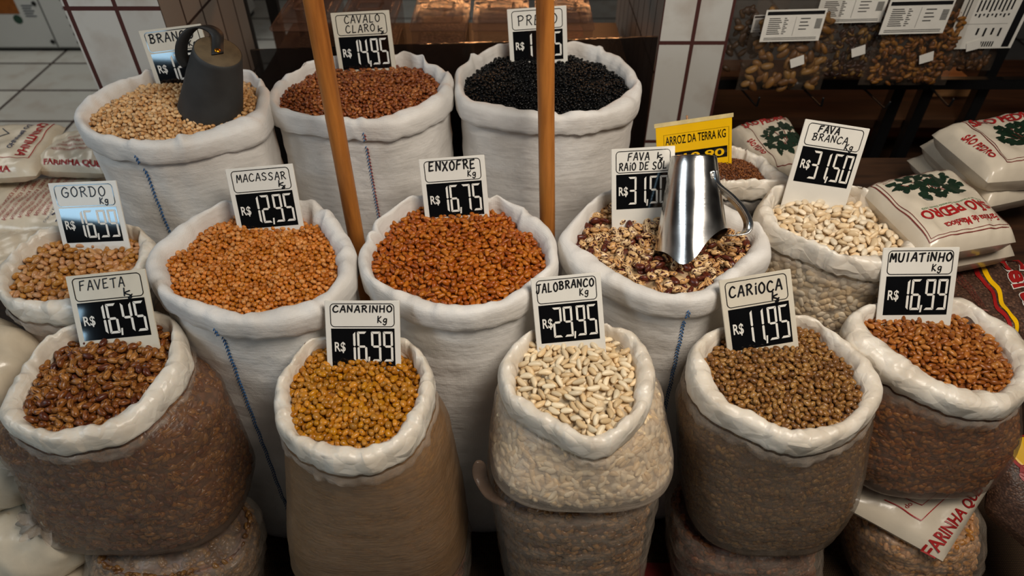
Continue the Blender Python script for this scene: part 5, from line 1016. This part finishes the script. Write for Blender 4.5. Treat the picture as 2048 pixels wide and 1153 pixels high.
# ------------------------------------------------------------------ closed bags under the open ones
def lower_bag(key, pal, size, label, seed, film=None):
    K = LOWER[key]; e = superell(TH)
    r = thing('bean_bag', label, 'bag', (K[-1][0], K[-1][1], K[-1][2]), 'closed bags of beans under the open sacks')
    inv = Matrix.Translation(-r.location)
    def rings(inset):
        R_ = body_rings(K, e, inset, seed, .003, 26, .05); top = []
        for i_, R__ in enumerate(R_):
            dz_ = (K[0][2] - R__[0][2]) / .07
            if dz_ < 1: q_ = .80 + .2 * math.sqrt(max(0, 1 - (1 - max(0, dz_)) ** 2)); R__[:, 0] = K[0][0] + (R__[:, 0] - K[0][0]) * q_; R__[:, 1] = K[0][1] + (R__[:, 1] - K[0][1]) * q_
        k0 = K[0]; g = np.random.default_rng(seed); ph = g.uniform(0, 6.3)
        for q, dz in ((.06, .012), (.3, .012), (.6, .010), (.82, .006), (.95, -.002)):
            top.append(np.stack([k0[0] + e[0] * (k0[3] - inset) * q * .78, k0[1] + e[1] * (k0[4] - inset) * q * .78, np.full_like(TH, k0[2] + dz - inset - .012) + .003 * np.sin(TH * 7 + ph) * q], 1))
        return top + R_[1:]
    o = G().rings(rings(0.0)).obj('bag_film', film or FILM_CLEAR, r); o.matrix_parent_inverse = inv
    core = rings(.017); gg = G().rings(core); a, b, c = size * .5, size * .3, size * .25; Ps, Rs = pressed(core, a, b, c, seed); pr = []
    for k in range(4):
        v, fc, lc = bean_mesh(a, b, c, .25, 8, 6, seed=seed + k); pr.append((v, np.array([i for q in fc for i in q]), np.array([len(q) for q in fc]), lc))
    g = np.random.default_rng(seed); m = len(Ps); pal4 = list(pal)[:4]
    o = join_beans('beans_inside', pr, g.integers(0, 4, m), Ps, Rs, g.uniform(0, 1, m), [bean_mat('lower_beans_' + key, pal4), bulk_mat('packed_lower_' + key, pal4, size)], [(gg.v, gg.f, 1)])
    o.parent = r; o.matrix_parent_inverse = inv; o['kind'] = 'stuff'
    return r
LOWPAL = [(122, 78, 54), (100, 62, 44), (136, 90, 64)]
lower_bag('talo', LOWPAL, .019, 'closed clear bag of light brown beans under the long white beans', 201)
lower_bag('faveta', LOWPAL, .017, 'closed clear bag of brown beans under the FAVETA sack', 202)
lower_bag('canarinho', [(110, 50, 36), (90, 38, 28), (128, 64, 44)], .018, 'closed bag of dark red beans under the CANARINHO sack', 203)
lower_bag('carioca', [(120, 62, 44), (96, 44, 30), (140, 80, 58)], .018, 'closed bag of reddish beans under the CARIOCA sack', 204)
lower_bag('mulatinho', PAL['gordo'], .018, 'closed clear bag of tan beans under the slanting flour bag', 205)

# ------------------------------------------------------------------ knotted milky bags at the left
def tied_bag(loc, rx, ry, rz, label, seed, knot=None):
    g = np.random.default_rng(seed); r = thing('knotted_bag', label, 'bag', (loc[0], loc[1], loc[2] - rz)); inv = Matrix.Translation(-r.location)
    n = 72; th = np.linspace(0, 2 * PI, n, endpoint=False); rings = []
    for i in range(26):
        p = PI * (i + .5) / 26; q = math.sin(p) ** .7
        w = 1 + .035 * wob(th, seed + i // 3, 4, 22, .6) + .03 * np.sin(th * 9 + i * .5)
        rings.append(np.stack([loc[0] + rx * q * w * np.cos(th), loc[1] + ry * q * w * np.sin(th), loc[2] - rz * math.cos(p) * (1 + .05 * np.sin(3 * th + seed))], 1))
    o = G().rings(rings).obj('bag_body', TIED, r); o.matrix_parent_inverse = inv
    if knot is not None:
        k = np.array(knot); gg = G(); dirn = k - np.array(loc); dirn /= np.linalg.norm(dirn)
        s = np.array(loc) + dirn * rx * .8; ph = g.uniform(0, 6.3)
        side = np.cross(dirn, [0, 0, 1]); side /= np.linalg.norm(side); up = np.cross(side, dirn); rr = []
        end = k + dirn * .03 + np.array([0, -.01, -.02])
        for t, rad in ((0, .034), (.25, .018), (.42, .009), (.5, .013), (.58, .009), (.75, .02), (1, .034)):
            c0 = lerp(s, end, t); m = rad * (1 + (.35 * t) * np.sin(th * 6 + ph) + .12 * np.sin(th * 11))
            rr.append([c0 + side * m[j] * math.cos(th[j]) + up * m[j] * math.sin(th[j]) for j in range(n)])
        gg.rings(rr, True, False); o = gg.obj('knot', FILM, r); o.matrix_parent_inverse = inv
    return r
_f = [Vector(p) for p in PT['fold']]; _lb = bpy.data.objects['bean_bag']
o = G().strap(smooth_path(_f, 6), (-.75, -.35, .35), [.012, .022, .03, .034, .036, .036, .036, .035, .034, .033, .032, .031, .03, .028, .026, .022, .018, .012, .006], .009).obj('rolled_mouth', FILM_BROWN, _lb); o.matrix_parent_inverse = Matrix.Translation(-_lb.location)
for _m in (o.modifiers.new('round', 'SUBSURF'),): _m.levels = 2; _m.render_levels = 2
tied_bag((-1.06, .90, .60), .145, .12, .11, 'crumpled milky plastic bag left of the FAVETA sack, topmost of its heap', 301)
tied_bag((-1.05, .83, .435), .125, .11, .085, 'milky plastic bag with a knotted end left of the FAVETA sack', 302, PT['knot0'])
tied_bag((-1.0, .75, .29), .14, .11, .085, 'milky plastic bag with a knot below the first knotted one', 303, PT['knot1'])
tied_bag((-1.0, .66, .12), .155, .13, .115, 'milky plastic bag at the lower left corner, lowest of its heap', 304)

# ------------------------------------------------------------------ supports
def crate(name, label, lo, hi, mat, cat='crate'):
    r = thing(name, label, cat, (lo[0], lo[1], lo[2])); inv = Matrix.Translation(-r.location)
    (a, b, c), (d_, e, f__) = lo, hi
    for part, L_, H_ in (('top', (a, b, f__ - .02), hi), ('side_panel', lo, (a + .015, e, f__ - .02)), ('side_panel', (d_ - .015, b, c), (d_, e, f__ - .02)), ('front_panel', (a + .015, b, c), (d_ - .015, b + .015, f__ - .02)), ('back_panel', (a + .015, e - .015, c), (d_ - .015, e, f__ - .02))):
        o = G().box(L_, H_, .002).obj(part, mat, r, False); o.matrix_parent_inverse = inv
crate('display_box', 'dark wooden box under the right hand flour bags', (.84, 1.05, .004), (1.75, 1.62, .66), DARKWOOD)
crate('display_box', 'dark wooden box under the left hand flour bags', (-1.75, 1.2, .004), (-1.06, 1.62, .62), DARKWOOD)

# ------------------------------------------------------------------ counter with clear bins behind the sacks
crate('low_counter', 'dark wooden counter carrying the clear plastic bins', (-.80, 1.95, .0005), (.38, 2.55, .66), DARKWOOD, 'counter')
SMOKE = clear_mat('smoked_acrylic', (22, 17, 15), .72, .1)
pa, pb = PT['panel']
o = mk('smoked_panel', [(pa[0], 1.8, .0), (pb[0] + .1, 1.8, .0), (pb[0] + .1, 1.8, pb[2]), (pa[0], 1.8, pa[2]), (pa[0], 1.808, .0), (pb[0] + .1, 1.808, .0), (pb[0] + .1, 1.808, pb[2]), (pa[0], 1.808, pa[2])],
       [(0, 1, 2, 3), (7, 6, 5, 4), (0, 4, 5, 1), (3, 2, 6, 7), (0, 3, 7, 4), (1, 5, 6, 2)], SMOKE, None, False)
tag(o, 'smoked acrylic sheet standing behind the back row of sacks', 'panel')
BIN = clear_mat('clear_acrylic', (96, 66, 52), .16, .05); LID = clear_mat('clear_lid', (120, 84, 66), .34, .07)
fills = [(64, 40, 28), (120, 62, 34), (150, 96, 62), (40, 26, 20), (150, 60, 30)]
labs = ['clear lidded bin farthest from the right pillar', 'clear lidded bin behind the CAVALO CLARO tag', 'clear lidded bin in the gap between the two poles', 'clear lidded bin left of the black bean tag', 'clear lidded bin nearest the right pillar']
for i in range(5):
    x, y, z = PT['box%d' % i]; r = thing('storage_bin', labs[i], 'bin', (x, 2.1, .66), 'clear lidded bins on the counter'); w = .078; zt = .20
    g = G()
    for lo, hi in (((-w, -.13, .0005), (w, .13, .004)), ((-w, -.13, .004), (w, -.126, zt)), ((-w, .126, .004), (w, .13, zt)), ((-w, -.126, .004), (-w + .004, .126, zt)), ((w - .004, -.126, .004), (w, .126, zt))): g.box(lo, hi)
    g.obj('bin_body', BIN, r, False)
    G().box((-w - .005, -.136, zt), (w + .005, .136, zt + .014), .004).box((-w + .012, -.115, zt + .014), (w - .012, .115, zt + .022), .004).obj('lid', LID, r, False)
    g = G(); g.tube([(a, b, zt + .026) for a, b in rrect(-.036, -.03, .036, .03, .012)] + [(.036, .018, zt + .026)], .0045, 8); g.obj('lid_handle', LID, r)
    o = G().box((-w + .006, -.122, .005), (w - .006, .122, .09 + .03 * (i % 3)), .006).obj('bin_contents', bulk_mat('bin_fill_%d' % i, [fills[i], tuple(int(q * .7) for q in fills[i])], .012), r, False); o['kind'] = 'stuff'

# black stand left of the bins
for i, (u, lab) in enumerate(((-.93, 'thick black metal post behind the scoop sack'), (-.82, 'black metal post second from the tiled pillar'), (-.735, 'thin black metal post beside the bins'))):
    w = (.02, .018, .009)[i]; o = G().box((u - w, 2.42, .0005), (u + w, 2.45, 1.6), .002).obj('metal_post', BLACKMETAL, None, False); tag(o, lab, 'post')
o = G().box((-.95, 2.40, 1.02), (.6, 2.46, 1.06), .003).obj('metal_rail', BLACKMETAL, None, False); tag(o, 'black metal rail crossing behind the clear bins', 'rail')

# ------------------------------------------------------------------ chest freezer far left
fz = PT['freezer'][0]
r = thing('chest_freezer', 'white enamelled freezer with stickers and a vent on the tiled floor', 'freezer', (-3.2, 3.82, 0))
G().box((-.75, 0, .02), (1.6, .6, .95), .012).obj('cabinet', ENAMEL, r, False)
G().box((-.74, .02, .0005), (1.59, .58, .02)).obj('plinth', BLACKMETAL, r, False)
o = G().box((.655, -.0015, .03), (.661, 0, .93)).obj('panel_seam', BLACKMETAL, r, False)
g = G()
for k in range(34):
    for j in range(3): x = .775 + j * .055 + (k % 2) * .026; g.box((x, -.002, .05 + k * .0235), (x + .036, 0, .058 + k * .0235 + .005))
g.obj('vent_grille', BLACKMETAL, r, False)
G().box((.2, -.002, .215), (.53, 0, .5)).obj('orange_sticker', plain('orange_sticker', (150, 84, 22), .4), r, False)
o = G().rings([[(.505 + .024 * math.cos(q) * s_, -y_, .185 + .024 * math.sin(q) * s_) for q in np.linspace(0, 2 * PI, 20, endpoint=False)] for s_, y_ in ((1, 0), (1, .002))]).obj('green_sticker', plain('green_sticker', (40, 74, 58), .5), r, False)
g = G()
for k in range(5): g.box((.555, -.002, .20 + .014 * k), (.615 - .012 * (k % 2), 0, .205 + .014 * k))
g.obj('printed_notice', INK_BLUE, r, False)
for x, z in ((.64, .06), (.63, .27)): o = G().rings([[(x + .012 * math.cos(q), -y_, z + .012 * math.sin(q)) for q in np.linspace(0, 2 * PI, 10, endpoint=False)] for y_ in (0, .004)]).obj('screw', BLACKMETAL, r, False)

# ------------------------------------------------------------------ rack with hanging nut bags on the right
def nut_bag(i, label, pal, nsize, seed, lab_box, hdr=True, rot=0.0):
    (x0, _, z1), (x1, _, z0) = PT['nut%d' % i]; y = 1.85 + (.06 if i == 4 else (.03 if i in (1, 3) else 0)); z1 += .05
    cx = (x0 + x1) / 2; w = (x1 - x0) / 2; h = z1 - z0
    r = thing('nut_bag', label, 'bag', (cx, y, z0), 'nut bags hanging on the rack'); n = 24; g = G()
    rd = random.Random(seed); p1 = rd.uniform(0, 6)
    def T(u, v): return .028 * (max(0, 1 - abs(2 * u - 1) ** 3) ** .6) * (max(0, 1 - v ** 1.6) ** .5) * (min(1, v * 9) ** .6) + .0015 * math.sin(u * 17 + v * 9 + p1)
    for sd in (-1, 1):
        V = [((u * 2 - 1) * w * (.94 + .06 * (1 - v)), sd * T(u, v), v * h) for v in np.linspace(0, 1, n + 1) for u in np.linspace(0, 1, n + 1)]
        F_ = [(j * (n + 1) + k, j * (n + 1) + k + 1, (j + 1) * (n + 1) + k + 1, (j + 1) * (n + 1) + k) for j in range(n) for k in range(n)]
        g.add(V, F_ if sd < 0 else [q[::-1] for q in F_])
    g.obj('bag_film', CLEARBAG, r)
    rn = np.random.default_rng(seed); m = int(2.2 * w * .7 * h / (nsize * nsize * .45)); P = []; 
    for q in range(m):
        u, v = rn.uniform(.07, .93), rn.uniform(.03, .72) ** 1.0; P.append(((u * 2 - 1) * w * .94, rn.uniform(-.75, .3) * T(u, v), v * h))
    P = np.array(P); ang = rn.uniform(0, 2 * PI, (m, 3)); Rs = np.array([np.array(Matrix.Rotation(a_[0], 3, 'Y') @ Matrix.Rotation(a_[1] * .25, 3, 'X')) for a_ in ang])
    pr = []
    for k in range(4):
        v, fc, lc = bean_mesh(nsize * .5, nsize * .3, nsize * .24, .1, 8, 6, seed=seed + k); pr.append((v, np.array([i_ for q in fc for i_ in q]), np.array([len(q) for q in fc]), lc))
    o = join_beans('nuts_inside', pr, rn.integers(0, 4, m), P, Rs, rn.uniform(0, 1, m), [bean_mat('nuts_%d' % i, pal, rough=.5)]); o.parent = r; o['kind'] = 'stuff'
    # printed label card
    (lx0, _, lz1), (lx1, _, lz0) = PT['lab%d' % i]; yl = -.034; fx = (y - .036) / 1.81; lx0, lx1 = lx0 * fx, lx1 * fx
    a, c, b, d_ = (cx - lx0) / w, (lx1 - cx) / w, (lz0 - z0) / h, (lz1 - z0) / h
    me = G().add([(x, yl, z) for x, z in ((-w * a, h * b), (w * c, h * b + .004), (w * c, h * d_ + .004), (-w * a, h * d_))], [(0, 1, 2, 3)]).add([(x, yl + .0006, z) for x, z in ((-w * a, h * b), (w * c, h * b + .004), (w * c, h * d_ + .004), (-w * a, h * d_))], [(3, 2, 1, 0)]).obj('paper_label', WHITE, r, False)
    g = G(); W_ = w * (a + c); H_ = h * (d_ - b); X0 = -w * a; Z0 = h * b; Q = (lambda x, z: (X0 + x * W_, yl - .0006, Z0 + z * H_ + .004 * x)) if i != 3 else (lambda x, z: (X0 + z * W_, yl - .0006, Z0 + (1 - x) * H_ + .004 * z))
    def bar(xa, za, xb, zb_): g.add([Q(xa, za), Q(xb, za), Q(xb, zb_), Q(xa, zb_)], [(0, 1, 2, 3)])
    if hdr: bar(.03, .84, .97, .95)
    for k in range(9): bar(.08, .72 - .06 * k, .26 + .02 * (k % 3), .745 - .06 * k); bar(.33, .72 - .06 * k, .37 + .03 * (k % 2), .745 - .06 * k)
    bar(.52, .18, .524, .78)
    for k in range(4): bar(.60, .70 - .11 * k, .76 - .03 * (k % 2), .73 - .11 * k)
    for k in range(9): bar(.86 + .0, .40 + .035 * k, .96, .42 + .035 * k)
    for k in range(2): bar(.06, .06 + .05 * k, .94, .078 + .05 * k)
    o = g.obj('label_print', INK, me, False)
    g = G().add([(.005, -.036, h * .27), (.038, -.036, h * .31), (.030, -.036, h * .31 + .026), (-.004, -.036, h * .27 + .024)], [(0, 1, 2, 3)]); g.obj('price_sticker', WHITE, r, False)
    # wire hook
    hk = bpy.data.objects.new
    o = G().tube([(cx, 2.02, z1 - .015), (cx, 1.90, z1 - .02), (cx, y - .01, z1 - .022), (cx, y - .03, z1 - .012)], .0028, 8).obj('wire_hook', BLACKMETAL); tag(o, 'black wire hook holding ' + label.replace('hanging ', ''), 'hook')
    return r
CLEARBAG = clear_mat('clear_bag', (120, 105, 92), .12, .12)
nut_bag(4, 'hanging nut bag tucked behind the almond one', [(80, 50, 30), (60, 36, 22)], .03, 411, (.6, .5, .5, .9))
nut_bag(0, 'hanging bag of large almonds nearest the right tiled pillar', [(120, 76, 44), (100, 60, 34), (134, 90, 56)], .036, 401, (.55, .52, .85, .88))
nut_bag(1, 'hanging bag of dark nuts, second from the tiled pillar', [(60, 30, 20), (44, 22, 16), (120, 80, 40)], .02, 402, (.85, .52, .72, .92))
nut_bag(2, 'hanging bag of amber nuts, third from the tiled pillar', [(120, 66, 20), (96, 50, 18), (140, 84, 30)], .02, 403, (.66, .5, .66, .9))
nut_bag(3, 'hanging nut bag with a sideways label, farthest from the pillar', [(90, 52, 26), (72, 40, 20)], .022, 404, (.2, .25, .8, .9), True)
for i, w_ in enumerate(('nearest the right tiled pillar', 'below the almond bag', 'below the bag of dark nuts', 'below the bag of amber nuts')):
    a_, b_, c_ = [Vector(p) for p in PT['hook%d' % i]]
    o = G().tube(smooth_path([a_, a_.lerp(b_, .6), b_, b_.lerp(c_, .35) + Vector((0, -.004, -.002)), c_], 5), .0032, 8).obj('wire_hook', BLACKMETAL); tag(o, 'empty black wire hook ' + w_, 'hook')
# small shelf rack
r = thing('shelf_rack', 'black metal rack with dark wooden shelves behind the right flour bags', 'rack', (1.3, 2.1, 0))
for x, y in ((-.09, -.05), (.0, -.05), (.17, -.05), (-.62, .4), (.75, .4), (.75, -.05)): G().box((x - .018, y - .018, .0005), (x + .018, y + .018, 1.35), .002).obj('post', BLACKMETAL, r, False)
for k, z in enumerate((.30, .52, 1.10)): G().box((-.66, -.02, z - .03), (.8, .45, z), .003).obj('shelf', DARKWOOD, r, False)
G().box((-.70, -.105, .985), (.8, -.075, 1.01), .002).obj('hook_rail', BLACKMETAL, r, False)
G().box((-.70, -.12, PT['hook0'][0][2] - .02), (.8, -.095, PT['hook0'][0][2] + .012), .002).obj('hook_rail', BLACKMETAL, r, False)
o = G().box((1.44, 2.24, .5205), (1.60, 2.40, .56), .004).obj('wooden_crate_board', PALEWOOD, None, False); tag(o, 'pale wooden board lying on the rack shelf', 'board')
_l = bpy.data.lights.new('rack_lamp', 'POINT'); _l.energy = .9; _l.color = (1, .5, .22); _l.shadow_soft_size = .03
_o = bpy.data.objects.new('rack_lamp', _l); C.objects.link(_o); _o.location = (1.55, 2.45, 1.0)
# red cloth on the mat
o = G().box((.30, .66, .0045), (.56, .82, .012), .003).obj('red_cloth', plain('red_cloth', (120, 24, 20), .8), None, False); tag(o, 'strip of red cloth on the mat between two front bags', 'cloth')
bpy.context.view_layer.update()
